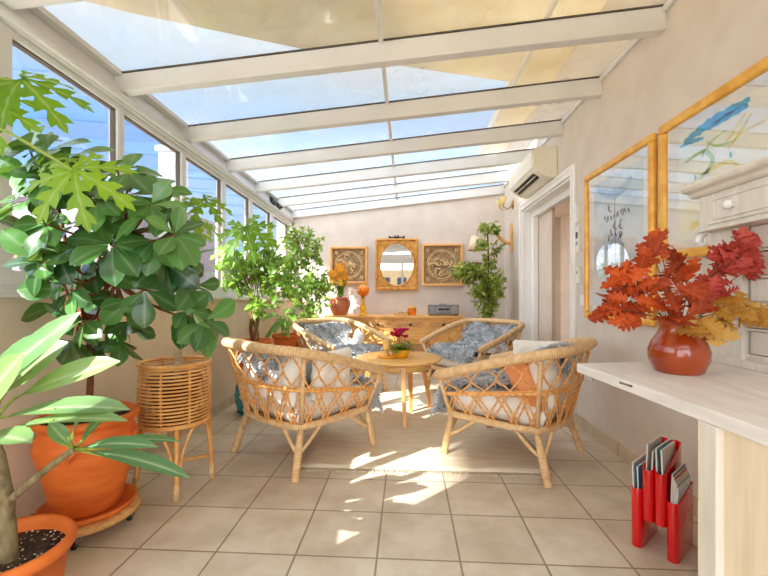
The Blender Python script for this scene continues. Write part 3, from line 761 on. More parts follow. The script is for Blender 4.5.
b=MB();b.box((-hw+.01,y0+.01,.045),(hw-.01,y1-.005,.075));b.build('shelf',M['pine'],S,bevel=.004)
sz=.765
def on(px,Y): return at(px,300,Y).x
def pot_lathe(b,r,h,rim=.02,z=0,soil=.03,belly=1.0):
    b.lathe([(0,z),(r*.66,z),(r*.70,z+.01),(r*.86*belly,z+h*.5),(r*.95,z+h*.86),(r*.96,z+h-rim*1.9),(r+.006,z+h-rim*1.7),(r+.010,z+h-rim*.6),(r+.002,z+h),(r-.012,z+h-.003),(r-.016,z+h-soil),(0,z+h-soil)])
# terracotta handled pot with orange flowers
o=thing('flower_pot','pale terracotta handled pot of orange flowers, on the sideboard','potted plant',(-.93,5.42,sz));o.scale=(1.12,1.12,1.3)
b=MB();b.lathe([(0,0),(.075,0),(.085,.008),(.118,.07),(.122,.11),(.108,.145),(.10,.16),(.112,.172),(.118,.182),(.112,.19),(.10,.186),(.092,.165),(0,.160)]);pt=b.build('pot',M['terra_pale'],o)
for k in range(4):
    q=k*PI/2-.5;cx,cy_=math.cos(q),math.sin(q)
    b=MB();b.tube(smooth([(cx*.105,cy_*.105,.165),(cx*.15,cy_*.15,.15),(cx*.15,cy_*.15,.10),(cx*.117,cy_*.117,.085)],5),.011,8);b.build('handle',M['terra_pale'],pt)
rr=random.Random(5);b=MB();f=MB();s=MB()
for k in range(34):
    q=rr.uniform(0,2*PI);r=rr.uniform(0,.12);tp=V((r*math.cos(q)+.0,r*math.sin(q)*.8,rr.uniform(.40,.53)-r*.9))
    s.tube([(tp.x*.25,tp.y*.25,.158),(tp.x*.7,tp.y*.7,.26),tp],.002,4)
    if k<22:
        for j in range(6): leaf(f,tp+V((0,-.01,.012)),(math.cos(j*1.05),-.35,math.sin(j*1.05)),(0,-1,.25),.044,.019,[.4,.9,1,.6,.05],rr.random(),.1,.3)
    for j in range(5):
        z=rr.uniform(.22,.42);pp=V((tp.x*z*2.2,tp.y*z*2.2,z));leaf(b,pp,rvec(rr)+V((0,0,.1)),(0,0,1),.05,.014,LANC,rr.random(),.1,.5)
s.build('stem',M['stem'],o);b.build('foliage',M['leaf_palm'],o);f.build('blossom',M['petal_orange'],o)
# orange globe oil lamp
o=thing('globe_lamp','orange glass globe on a slim yellow foot, on the sideboard','lamp',(-.60,5.36,sz))
b=MB();b.lathe([(0,0),(.055,0),(.058,.008),(.05,.02),(.038,.05),(.046,.085),(.04,.125),(.02,.165),(.026,.20),(.02,.235),(0,.235)],n=28);b.build('foot',M['yellow'],o)
b=MB();b.lathe([(0,.235),(.03,.237),(.034,.25),(.022,.257),(0,.257)],n=20);b.build('collar',M['brass'],o)
b=MB();b.ball((0,0,.342),(.088,.088,.086),26);b.build('globe',pm('orange_glass_globe',(250,146,20),(238,122,10),.12,5,coat=.4),o)
# jar and little box
o=thing('lidded_jar','round orange lidded jar beside the small wooden tray','jar',(.065,5.42,sz))
b=MB();b.lathe([(0,0),(.045,0),(.055,.01),(.062,.045),(.06,.085),(.052,.095),(0,.095)],n=28);b.build('body',pm('orange_glaze',(232,128,26),(206,96,16),.3,8),o)
b=MB();b.lathe([(0,.0955),(.058,.0955),(.060,.108),(.05,.118),(.012,.122),(.012,.13),(0,.133)],n=28);b.build('lid',M['pine'],o)
o=thing('wooden_tray','small shallow wooden tray on the sideboard holding green bits','tray',(-.085,5.40,sz))
b=MB();b.box((-.09,-.06,0),(.09,.06,.012));
for lo,hi in(((-.09,-.06,.012),(.09,-.05,.035)),((-.09,.05,.012),(.09,.06,.035)),((-.09,-.05,.012),(-.08,.05,.035)),((.08,-.05,.012),(.09,.05,.035))): b.box(lo,hi)
b.build('tray_body',M['pine_dark'],o,bevel=.002)
b=MB();rr=random.Random(8)
for k in range(9): b.ball((rr.uniform(-.02,.06),rr.uniform(-.03,.03),.028),(.018,.016,.016),8)
tag(b.build('dried_herbs',pm('grey_green_herb',(130,140,100),(96,110,70),.9,30)),'grey-green dried bits heaped in the small wooden tray','herbs',kind='stuff').location=(-.085,5.40,sz)
o=thing('radio','grey radio with dark display on the sideboard','radio',(.49,5.42,sz))
b=MB();b.box((-.205,-.07,.008),(.205,.08,.145));b.build('case',M['radio'],o,bevel=.012)
b=MB();b.box((-.092,-.0735,.06),(.092,-.069,.108));b.build('display_surround',M['chrome'],o,bevel=.002)
b=MB();b.box((-.083,-.0765,.068),(.083,-.0732,.102));b.build('display',M['dark_plastic'],o)
for sx in(-1,1):
    b=MB();b.box((sx*.15-.043,-.073,.025),(sx*.15+.043,-.069,.125));b.build('speaker_grille',M['grey_plastic'],o,bevel=.006)
b=MB();b.tube(smooth([(-.05,0,.144),(-.04,0,.152),(.04,0,.152),(.05,0,.144)],4),.005,6);b.build('handle',M['radio'],o)
b=MB()
for sx in(-1,1): b.box((sx*.17-.02,-.05,0),(sx*.17+.02,.06,.009))
b.build('foot',M['dark_plastic'],o)

# ------------------------------------------------------------------ on the back wall
def plaque(cx,cz,wd,ht,label,seed):
    o=thing('relief_plaque',label,'wall plaque',(cx,YB,cz),0,'carved plaques on the back wall')
    b=MB();w_=wd/2;h_=ht/2;t=.03
    for lo,hi in(((-w_,-.06,-h_),(w_,0,-h_+t)),((-w_,-.06,h_-t),(w_,0,h_)),((-w_,-.06,-h_+t),(-w_+t,0,h_-t)),((w_-t,-.06,-h_+t),(w_,0,h_-t))): b.box(lo,hi)
    b.build('frame',M['pine'],o,bevel=.004)
    b=MB();b.box((-w_+t,-.018,-h_+t),(w_-t,0,h_-t));b.build('back_panel',pm('brown_relief_ground',(176,146,110),(136,106,74),.8,30,bump=.4),o)
    b=MB();rr=random.Random(seed);r=wd*.34
    b.tube([(r*math.cos(q*PI/24),-.022,r*math.sin(q*PI/24)) for q in range(48)],.009,8,True)
    b.tube([(r*1.12*math.cos(q*PI/24),-.02,r*1.12*math.sin(q*PI/24)) for q in range(48)],.005,6,True)
    for k in range(16):
        q=rr.uniform(0,2*PI);p=V((math.cos(q)*r*rr.uniform(.1,.75),0,math.sin(q)*r*rr.uniform(.1,.75)));pts=[];an=rr.uniform(0,6.3)
        for j in range(7):
            pts.append((p.x,-.024-.006*math.sin(j*PI/6),p.z));p=p+V((math.cos(an),0,math.sin(an)))*.021;an+=rr.uniform(.3,.9)
        pts=[(x,y,z) for x,y,z in pts if math.hypot(x,z)<r*.93]
        if len(pts)>2:b.tube(smooth(pts,3),[.004+.008*math.sin(PI*(j+.5)/(3*(len(pts)-1)+1)) for j in range(3*(len(pts)-1)+1)],6)
    for sx in(-1,1):
        for szz in(-1,1):
            for j in range(5):
                q=j*2*PI/5;b.ball((sx*(w_-.085)+.018*math.cos(q),-.02,szz*(h_-.085)+.018*math.sin(q)),(.012,.008,.012),8)
    b.build('relief',pm('gilded_relief_%d'%seed,(232,206,156),(196,160,108),.6,25),o)
plaque(-.845,1.475,.54,.535,'square carved plaque in a pine frame between orange flowers and oval mirror',31)
plaque(.505,1.475,.58,.60,'square carved plaque in a pine frame between oval mirror and weeping fig',47)
o=thing('mirror','oval mirror in a square antique gilt frame on the back wall','mirror',(-.148,YB,1.485))
w_,h_=.305,.37;rx,rz=.238,.30
b=MB();n=64;vs_=[];lo=[]
def rect(q,w,h):
    c,s_=math.cos(q),math.sin(q);k=min(w/abs(c) if abs(c)>1e-6 else 1e9,h/abs(s_) if abs(s_)>1e-6 else 1e9);return (c*k,s_*k)
qs=sorted([2*PI*k/n for k in range(n)]+[math.atan2(sz_*h_,sx*w_)%(2*PI) for sx in(-1,1) for sz_ in(-1,1)]);n=len(qs)
rings=[]
for fn in((lambda q:(*rect(q,w_,h_),0)),(lambda q:(*rect(q,w_,h_),-.045)),(lambda q:(*rect(q,w_-.02,h_-.02),-.05)),(lambda q:(*rect(q,w_-.035,h_-.035),-.03)),(lambda q:((rx+.02)*math.cos(q),(rz+.02)*math.sin(q),-.03)),(lambda q:((rx+.012)*math.cos(q),(rz+.012)*math.sin(q),-.042)),(lambda q:(rx*math.cos(q),rz*math.sin(q),-.034)),(lambda q:(rx*math.cos(q),rz*math.sin(q),0))):
    rings.append([fn(q) for q in qs])
for r in rings: vs_+=[(x,d_,z) for x,z,d_ in r]
m=len(rings);b.add(vs_,[(i*n+k,i*n+(k+1)%n,((i+1)%m)*n+(k+1)%n,((i+1)%m)*n+k) for i in range(m) for k in range(n)],0,False);b.build('frame',M['gold_dark'],o)
b=MB();vs_=[]
for y in(-.014,-.004): vs_+=[(rx*1.005*math.cos(q),y,rz*1.005*math.sin(q)) for q in qs]
b.add(vs_,[tuple(range(n-1,-1,-1)),tuple(range(n,2*n))]+[(k,(k+1)%n,n+(k+1)%n,n+k) for k in range(n)],0,False);b.build('mirror_glass',M['mirror'],o)
b=MB()
for sx in(-1,1):
    b.tube(smooth([(0,-.03,h_+.012),(sx*.03,-.03,h_+.012),(sx*.06,-.03,h_+.02),(sx*.10,-.03,h_+.012),(sx*.11,-.03,h_+.03),(sx*.09,-.03,h_+.032)],5),.0085,6)
    b.tube(smooth([(sx*.01,-.03,h_+.0),(sx*.03,-.03,h_+.035),(sx*.015,-.03,h_+.045)],4),.008,6)
b.ball((0,-.03,h_+.02),.016,8);b.build('crest',M['iron'],o)

# ------------------------------------------------------------------ right wall
def wallframe(name,label,ya,yb,za,zb,fw=.045):
    o=thing(name,label,'picture',(XR,(ya+yb)/2,(za+zb)/2));hy=(yb-ya)/2;hz=(zb-za)/2
    b=MB()
    for lo,hi in(((-.035,-hy,-hz),(0,hy,-hz+fw)),((-.035,-hy,hz-fw),(0,hy,hz)),((-.035,-hy,-hz+fw),(0,-hy+fw,hz-fw)),((-.035,hy-fw,-hz+fw),(0,hy,hz-fw))): b.box(lo,hi)
    b.build('frame',M['gold'],o,bevel=.012)
    b=MB();b.box((-.012,-hy+fw,-hz+fw),(0,hy-fw,hz-fw));b.build('mat_board',flat('mat_board_'+name,(238,234,226),.9),o)
    b=MB();b.box((-.022,-hy+fw,-hz+fw),(-.0205,hy-fw,hz-fw));b.build('glass',M['picglass'],o)
    return o,hy,hz
def paint(name,c1,c2,c3,scale,stretch):
    t=NT(name);t.b.inputs['Roughness'].default_value=.9;f=t.noise(t.obj(stretch),scale,5,.6)
    t.link(t.ramp(f,[(.36,lin(c1)),(.5,lin(c2)),(.66,lin(c3))]),t.b.inputs['Base Color']);return t.m
def stroke(b,pts,w,x):
    """a flat brush stroke on the sheet; pts (y,z)"""
    ps=smooth([(0,p[0],p[1]) for p in pts],6);vs_=[];n=len(ps)
    for i,p in enumerate(ps):
        t=(ps[min(i+1,n-1)]-ps[max(i-1,0)]).normalized();s=V((0,-t.z,t.y))*w*(.35+.65*math.sin(PI*(i+.4)/n))*(1+.25*math.sin(i*2.3))
        vs_+=[(x,p.y-s.y,p.z-s.z),(x,p.y+s.y,p.z+s.z),(x+.002,p.y-s.y,p.z-s.z),(x+.002,p.y+s.y,p.z+s.z)]
    fs=[]
    for i in range(n-1):
        k=i*4;fs+=[(k,k+1,k+5,k+4),(k+2,k+6,k+7,k+3),(k,k+4,k+6,k+2),(k+1,k+3,k+7,k+5)]
    b.add(vs_,fs,0,False)
# nearer to the doorway: pale blue-grey sheet with small dark brush script
o,hy,hz=wallframe('framed_picture','tall gold framed pale blue picture with dark brush marks, beside the doorway',2.275,3.125,.88,1.962)
b=MB();b.box((-.014,-hy+.12,-hz+.10),(-.011,hy-.13,hz-.10));b.build('painting',paint('blue_grey_wash',(176,198,212),(206,220,228),(226,230,230),2.2,(1,1,2)),o)
b=MB();rr=random.Random(4)
for k in range(8):
    y=-.17+k*.042;z=.165+.01*math.sin(k);stroke(b,[(y,z-.02),(y+.012,z+.012),(y+.02,z-.01)],.005,-.0155)
for k in range(14):
    y=rr.uniform(-.10,.10);z=rr.uniform(.02,.29);stroke(b,[(y,z),(y+rr.uniform(-.03,.03),z-.02),(y+rr.uniform(-.03,.03),z-.045)],.006,-.0155)
stroke(b,[(0,.33),(.004,.2),(-.004,.02),(.006,-.3)],.003,-.0155)
for k in range(6): stroke(b,[(rr.uniform(-.03,.03),-.25-.03*k),(rr.uniform(-.03,.03),-.27-.03*k)],.006,-.0155)
b.build('brush_mark',flat('dark_ink',(62,66,74)),o)
b=MB();stroke(b,[(-.11,-.05),(0,.0),(.11,-.05)],.02,-.0155);stroke(b,[(-.2,.36),(0,.30),(.24,.39)],.03,-.0155);b.build('pale_wash',flat('blue_wash_stroke',(150,184,212)),o)
# second: bright landscape strokes
o,hy,hz=wallframe('framed_picture','wide gold framed watercolour of turquoise and yellow strokes above the drawer desk',.95,2.225,1.24,1.97,.05)
b=MB();b.box((-.014,-hy+.16,-hz+.09),(-.011,hy-.14,hz-.10));b.build('painting',paint('pale_yellow_wash',(240,234,196),(238,238,226),(232,238,228),1.8,(1,1,1.5)),o)
def strokes(name,col,lst):
    b=MB()
    for pts,w_ in lst: stroke(b,pts,w_,-.0155)
    b.build(name,flat('paint_'+name,col,.8),o)
strokes('turquoise_stroke',(30,172,222),[([(.46,.213),(.36,.230),(.24,.243),(.08,.245)],.022),([(.49,.20),(.41,.198),(.33,.185)],.010),([(.3,.215),(.2,.225),(.09,.222)],.014)])
strokes('yellow_stroke',(240,222,100),[([(.076,.185),(.13,.13),(.19,.085)],.007),([(.10,.20),(.16,.15),(.2,.12)],.006),([(.43,-.02),(.33,.02),(.2,.03),(.14,.0)],.010),([(.46,.0),(.43,-.05)],.010),([(.36,-.20),(.42,-.22)],.02)])
strokes('green_stroke',(176,214,130),[([(.45,.11),(.34,.125),(.28,.08),(.29,.04),(.35,.0)],.012),([(.31,.16),(.25,.12),(.15,.105)],.005),([(.2,.17),(.3,.145),(.34,.10)],.005)])
strokes('teal_fleck',(40,160,170),[([(.18,.068),(.175,.04)],.006),([(.31,.035),(.30,.01)],.006),([(.385,.03),(.38,.0)],.007)])
# air conditioner
o=thing('air_conditioner','ivory wall air conditioner above the doorway','air conditioner',(XR,4.16,2.29))
b=MB();prof=[(0,.145),(-.17,.145),(-.212,.12),(-.225,.04),(-.215,-.055),(-.185,-.09),(-.11,-.135),(-.06,-.148),(0,-.148)];b.prism(prof,-.42,.42,'y');b.build('casing',M['acplastic'],o,bevel=.008)
b=MB();b.prism([(-.228,.115),(-.236,.04),(-.226,-.05),(-.216,-.05),(-.22,.04),(-.216,.115)],-.405,.405,'y');b.build('front_panel',M['acplastic'],o,bevel=.003)
b=MB();b.prism([(-.196,-.083),(-.135,-.1215),(-.137,-.127),(-.198,-.089)],-.33,.33,'y');b.build('air_outlet',M['dark_plastic'],o)
b=MB()
for y in(-.17,.17): b.prism([(-.17,-.098),(-.165,-.1),(-.17,-.115),(-.175,-.112)],y-.15,y+.15,'y')
b.build('louvre',M['acplastic'],o)
# small boxes by the doorway
def wallbox(name,label,cat,y,z,w,h,d,mat,extra=None,side='R',parts=()):
    o=thing(name,label,cat,(XR if side=='R' else XL,y,z));s=-1 if side=='R' else 1
    b=MB();b.box((min(0,s*d),-w/2,-h/2),(max(0,s*d),w/2,h/2));b.build('body',mat,o,bevel=.004)
    for nm,(py,pz,pw,ph),m in parts:
        b=MB();x0,x1=sorted((s*d,s*(d+.003)));b.box((x0,py-pw/2,pz-ph/2),(x1,py+pw/2,pz+ph/2));b.build(nm,m,o,bevel=.001)
    return o
wallbox('sensor','white alarm sensor box, topmost beside the door casing','sensor',3.27,1.715,.05,.16,.035,M['plastic_white'],parts=[('lens',(0,-.02,.03,.06),M['plastic_white'])])
wallbox('remote_control','white remote control with dark display in its wall holder, below the alarm sensor','remote control',3.265,1.50,.05,.20,.025,M['plastic_white'],parts=[('display',(0,.035,.035,.05),M['dark_plastic']),('button',(0,-.03,.03,.03),M['grey_plastic'])])
wallbox('thermostat','slim white controller below the remote on the wall beside the door casing','thermostat',3.265,1.215,.05,.13,.025,M['plastic_white'],parts=[('button',(0,.02,.02,.02),M['grey_plastic'])])
wallbox('light_switch','square white light switch between door casing and blue picture','light switch',3.205,1.015,.08,.08,.012,M['plastic_white'],parts=[('rocker',(0,0,.05,.05),M['plastic_white'])])
def socket(label,y,z,side,n):
    o=wallbox('socket',label,'socket',y,z,.08*n,.082,.01,M['plastic_white'],side=side)
    s=-1 if side=='R' else 1
    for k in range(n):
        yy=(k-(n-1)/2)*.075;b=MB();b.lathe([(0,0),(.024,0),(.024,.003),(.019,.004),(0,.0042)],(s*.01,yy,0),18,axis=(s,0,0));sk=b.build('socket_face',M['plastic_white'],o)
        b=MB()
        for q in(-.008,.008): b.ball((s*.0145,yy+q,0),.003,6)
        b.build('pin_hole',M['dark_plastic'],sk)
socket('double white wall socket under the white counter',3.12,.45,'R',2)
socket('single white wall socket between terracotta pot and rattan planter',2.42,.445,'L',1)
# sconce with shade on a wooden arm
o=thing('wall_lamp','wooden arm wall lamp with cream shade above the weeping fig','wall lamp',(XR,5.32,1.78))
b=MB();b.prism([(-.035,-.17),(.035,-.17),(.045,-.1),(.03,0),(.045,.1),(.035,.19),(0,.22),(-.035,.19),(-.045,.1),(-.03,0),(-.045,-.1)],-.022,0,'x');b.build('wall_plate',M['pine'],o,bevel=.004)
b=MB();b.tube(smooth([(-.02,0,-.05),(-.10,0,-.03),(-.22,0,.08),(-.36,0,.16),(-.46,0,.13)],6),[.026]*6+[.022]*12+[.018]*7,10);b.build('arm',M['pine'],o)
b=MB();b.tube([(-.455,0,.135),(-.46,0,.03)],.008,8);b.build('socket_stem',M['brass'],o)
b=MB();vs_=[];n=32
for r,z in((.068,.045),(.116,-.145),(.113,-.145),(.065,.045)):
    for k in range(n): vs_.append((-.47+r*math.cos(2*PI*k/n),r*math.sin(2*PI*k/n),z))
b.add(vs_,[(i*n+k,i*n+(k+1)%n,((i+1)%4)*n+(k+1)%n,((i+1)%4)*n+k) for i in range(4) for k in range(n)]);b.build('lamp_shade',M['shade'],o)
b=MB();b.lathe([(0,-.02),(.012,-.02),(.022,-.06),(.022,-.085),(.01,-.10),(0,-.10)][::-1],(-.46,0,.03),14);b.build('bulb',M['frost'],o)
o=thing('wall_lamp','small brass wall lamp with frosted tulip glasses below the air conditioner','wall lamp',(XR,5.28,2.20))
b=MB();b.lathe([(0,0),(.06,0),(.062,.006),(.03,.016),(.012,.02),(0,.02)],(0,0,.03),20,axis=(-1,0,0));b.build('wall_plate',M['brass'],o)
for sy in(-1,1):
    b=MB();b.tube(smooth([(-.015,0,.03),(-.06,sy*.03,-.02),(-.13,sy*.08,-.02),(-.15,sy*.09,.02)],5),.006,6);b.build('arm',M['brass'],o)
    b=MB();b.lathe([(0,0),(.018,0),(.034,.03),(.038,.06),(.05,.085),(.046,.085),(.032,.06),(0,.02)],(-.15,sy*.09,.02),18);b.build('glass_shade',M['frost'],o)
# two dark clips on the gutter beam near the far end
for yy,lab in((4.80,'small dark grey spotlight on the gutter beam, the nearer of two'),(5.02,'small dark grey spotlight on the gutter beam, the farther of two')):
    o=thing('spotlight',lab,'spotlight',(XL-.01,yy,sl_(yy,2.30)),0)
    b=MB();b.box((0,-.03,-.03),(.014,.03,.03));b.build('bracket',M['dark_plastic'],o,bevel=.003)
    b=MB();b.lathe([(0,0),(.03,0),(.036,.05),(.036,.075),(.03,.08),(0,.078)],(.014,0,.0),16,axis=(.6,0,-.8));b.build('lamp_head',M['dark_plastic'],o)

# ------------------------------------------------------------------ white washed counter, drawers, jug
o=thing('counter','white washed wooden counter with raw pine base, in front of the right wall','counter',(0,0,0))
b=MB();pl=[(.652,1.565),(.708,.815),(.762,.10),(.80,-.5),(XR-.002,-.5),(XR-.002,1.69)];b.prism(pl,.766,.80,'z');b.build('counter_top',M['washed'],o,bevel=.004)
b=MB();b.box((.648+.052,1.17,.783),(.66+.06,1.25,.7905))
b=MB();b.add([(.697,.990,0),(XR-.002,.990,0),(XR-.002,.970,0),(.699,.970,0),(.697,.990,.766),(XR-.002,.990,.766),(XR-.002,.970,.766),(.699,.970,.766)],[(0,3,2,1),(4,5,6,7),(0,1,5,4),(1,2,6,5),(2,3,7,6),(3,0,4,7)],0,False);b.build('end_panel',M['raw'],o)
def sidex(Y): return .695+(.990-Y)*.0745
b=MB();b.bar((sidex(.96)+.012,.96,0),(sidex(.96)+.012,.96,.766),.052,.024,up=(1,0,0));b.build('stile',M['washed_v'],o,bevel=.003)
b=MB();b.bar((sidex(.93)+.020,.934,.383),(sidex(-.5)+.020,-.5,.383),.012,.766);b.build('side_panel',M['raw'],o)
# chest of small drawers standing on the counter
H=thing('drawer_chest','white washed chest of small drawers standing on the counter','drawer chest',(1.215,1.66,.80))
dx=XR-1.215;Ln=1.30
b=MB();b.box((0,-.15,0),(dx,0,.52));b.box((.012,-Ln,0),(dx,-.15,.045));b.box((.06,-Ln,.045),(dx,-.15,.52));b.build('carcass',M['washed_v'],H,bevel=.003)
b=MB();b.box((-.012,-Ln,0),(.014,.0,.028));b.build('plinth',M['washed_v'],H,bevel=.004)
# rails between the rows
b=MB()
for k in range(6): b.box((.014,-Ln,.045+k*.094-.004),(.06,-.15,.045+k*.094+.004))
for j in range(1,5): b.box((.014,-.15-j*.285-.006,.045),(.06,-.15-j*.285+.006,.52))
b.build('drawer_rail',M['washed_v'],H)
for j in range(4):
    for k in range(5):
        y1_=-.156-j*.285-.004;y0_=y1_-.265;z0=.045+k*.094+.006;z1=z0+.082
        b=MB();b.box((.020,y0_,z0),(.055,y1_,z1));dr=b.build('drawer',M['washed_v'],H,bevel=.005)
        b=MB();b.lathe([(0,0),(.007,0),(.006,.008),(.012,.014),(.012,.019),(0,.023)],(.020,(y0_+y1_)/2,(z0+z1)/2),12,axis=(-1,0,0));b.build('knob',M['washed_v'],dr)
b=MB();b.box((-.035,-Ln,.52),(dx,.008,.655));b.build('upper_case',M['washed_v'],H,bevel=.004)
b=MB();prof=[(-.045,.655),(-.055,.662),(-.06,.672),(-.085,.678),(-.092,.69),(-.092,.70),(dx,.70),(dx,.655)];b.prism(prof,-Ln,.04,'y');b.build('cornice',M['washed_v'],H,bevel=.003)
b=MB();b.box((-.05,-Ln,.512),(dx,.02,.524));b.build('moulding',M['washed_v'],H,bevel=.003)
for j in range(2):
    ya,yb=-.60-j*.60,-.045-j*.60
    b=MB();b.box((-.043,ya,.535),(-.03,yb,.642));dr=b.build('wide_drawer',M['washed_v'],H,bevel=.003)
    b=MB()
    for lo,hi in(((-.049,ya+.03,.548),(-.041,yb-.03,.556)),((-.049,ya+.03,.622),(-.041,yb-.03,.630)),((-.049,ya+.03,.556),(-.041,ya+.038,.622)),((-.049,yb-.038,.556),(-.041,yb-.03,.622))): b.box(lo,hi)
    b.build('panel_moulding',M['washed_v'],dr,bevel=.002)
    for yy in(yb-.125,ya+.125):
        b=MB();b.lathe([(0,0),(.010,0),(.008,.010),(.017,.018),(.018,.026),(.010,.032),(0,.034)],(-.042,yy,.589),16,axis=(-1,0,0));b.build('knob',M['white_trim'],dr)
b=MB();b.tube(smooth([(-.005,.012,.515),(-.03,.012,.50),(-.035,.012,.475),(-.018,.012,.465),(-.012,.012,.48),(-.022,.012,.487)],5),[.013]*10+[.010]*16,8);b.build('scroll_bracket',M['white_trim'],H)
# glazed jug
VX,VY=.925,1.405
o=thing('vase','squat glazed brown-red pottery vase on the white counter','vase',(VX,VY,.80))
b=MB();b.lathe([(0,0),(.066,0),(.072,.006),(.088,.045),(.090,.075),(.080,.105),(.062,.132),(.056,.152),(.060,.172),(.070,.187),(.066,.188),(.054,.168),(.05,.152),(.055,.132),(.07,.105),(.078,.07),(.06,.02),(0,.015)],n=40);b.build('body',M['jug'],o)
OAK=[(max(.03,math.sin(PI*min(1,(i/26)**.8*.97+.02))**.6*(.70+.34*math.cos(2*PI*4.5*(i/26)+2.6))),.02*math.cos(2*PI*4.5*(i/26)+1.6)) for i in range(27)]
def oak_branch(name,label,mat,spots,seed,L=.115,n=3):
    rr=random.Random(seed);b=MB();st=MB();o=thing(name,label,'leaf branch',(VX,VY,.80))
    base=V((0,0,.05))
    for (px,py,dy) in spots:
        tp=at(px,py,VY+dy)-V((VX,VY,.80));neck=V((max(-.04,min(.04,tp.x*.25)),max(-.04,min(.04,tp.y*.25)),.165))
        st.tube(smooth([base+V((neck.x*.3,neck.y*.3,0)),neck,neck.lerp(tp,.5)+V((0,0,.02)),tp],4),.0015,5)
        for k in range(n):
            out=(tp-V((0,0,.19))).normalized()
            d=(out*.8+rvec(rr,.55)+V((0,-.15,0))).normalized();nn=V((-.25,-.7,.4))+rvec(rr,.5)
            l=L*rr.uniform(.8,1.15);leaf(b,tp-d*l*.4+rvec(rr,.016),d,nn,l,l*.36,OAK,rr.random(),rr.uniform(-.1,.35),rr.uniform(-.3,1.1))
    st.build('twig',pm(name+'_twig',(120,76,44),(84,52,30),.8,20),o);b.build('foliage',mat,o)
oak_branch('oak_branch','bright orange oak leaves fanning out of the vase toward the doorway',M['oak_orange'],
  [(604,312,0),(622,318,-.03),(612,300,.03),(640,312,.02),(628,272,.02),(640,262,-.02),(618,278,.0),(652,250,.03),(660,246,0),(650,285,-.05),(668,280,.04),(684,270,0),(690,288,-.05),(672,300,-.08),(660,305,-.06),(684,318,-.09),(638,288,.02),(700,300,-.02),(676,262,.05)],2,.088,4)
oak_branch('oak_branch','dark red and pink oak leaves rising highest from the vase',M['oak_red'],
  [(716,272,.06),(722,255,.05),(732,246,.06),(742,250,.05),(748,270,.04),(730,268,.04),(714,286,.02),(722,292,.0),(736,256,.08),(702,282,.03),(742,240,.07)],6,.08,4)
oak_branch('oak_branch','yellow and tan oak leaves drooping over the vase toward the drawers',M['oak_yellow'],
  [(716,320,-.04),(728,308,-.02),(742,306,0),(756,312,.0),(712,332,-.05),(734,316,-.05),(702,325,-.08),(752,322,.02)],9,.088,4)

# ------------------------------------------------------------------ red magazine rack
A=math.atan2(-.74,.67)
rk=thing('magazine_rack','glossy red plastic magazine rack on the floor under the counter','magazine rack',(1.02,1.69,0),A)
# local x across the pockets, local y away from the room
def pocket(b,x,w_,dpt,z0,zn,zf,t=.004):
    n=8;out=[]
    for k in range(n+1):
        q=PI+PI*k/n;out.append((x+w_/2*math.cos(q),w_/2*math.sin(q)))
    for k in range(n+1):
        q=PI*k/n;out.append((x+w_/2*math.cos(q),dpt+w_/2*math.sin(q)*.6))
    inn=[(x+(p[0]-x)*(1-2*t/w_),p[1]*(1-t/dpt)+t*.5) for p in out]
    m=len(out);zt=lambda p: zn+(zf-zn)*max(0,min(1,(p[1]+w_/2)/(dpt+w_)))
    vs_=[(p[0]*1.0,p[1],z0) for p in out]+[(p[0],p[1],zt(p)) for p in out]+[(p[0],p[1],zt(p)) for p in inn]+[(p[0],p[1],z0+.008) for p in inn]
    fs=[tuple(range(m-1,-1,-1)),tuple(range(3*m,4*m))]
    for i in range(3): fs+=[(i*m+k,i*m+(k+1)%m,(i+1)*m+(k+1)%m,(i+1)*m+k) for k in range(m)]
    b.add(vs_,fs,0,True)
PK=[(-.064,.042,.18,.0,.245,.275),(-.022,.043,.18,.125,.335,.43),(.022,.043,.18,.125,.335,.43),(.064,.042,.18,.0,.235,.27)]
for x,w_,dd,z0,zn,zf in PK:
    b=MB();pocket(b,x,w_,dd,z0,zn,zf);b.build('pocket',M['red_plastic'],rk,bevel=.001)
rr=random.Random(12);cols=[(196,214,226),(96,150,190),(226,226,220),(208,170,160),(130,172,180),(236,232,226),(60,96,140),(190,60,60),(220,200,170),(150,160,170),(216,222,228)]
nm=['left pocket, with the grey-blue spine','left pocket, with the deep blue cover','tall pocket, foremost with the cream spine','tall pocket, with the dusty pink spine','tall pocket, with the teal spine','tall pocket, at the back with the white spine','right pocket, with the navy spine','right pocket, with the red spine','right pocket, with the tan spine','right pocket, with the grey spine','right pocket, outermost with the pale blue spine']
k=0
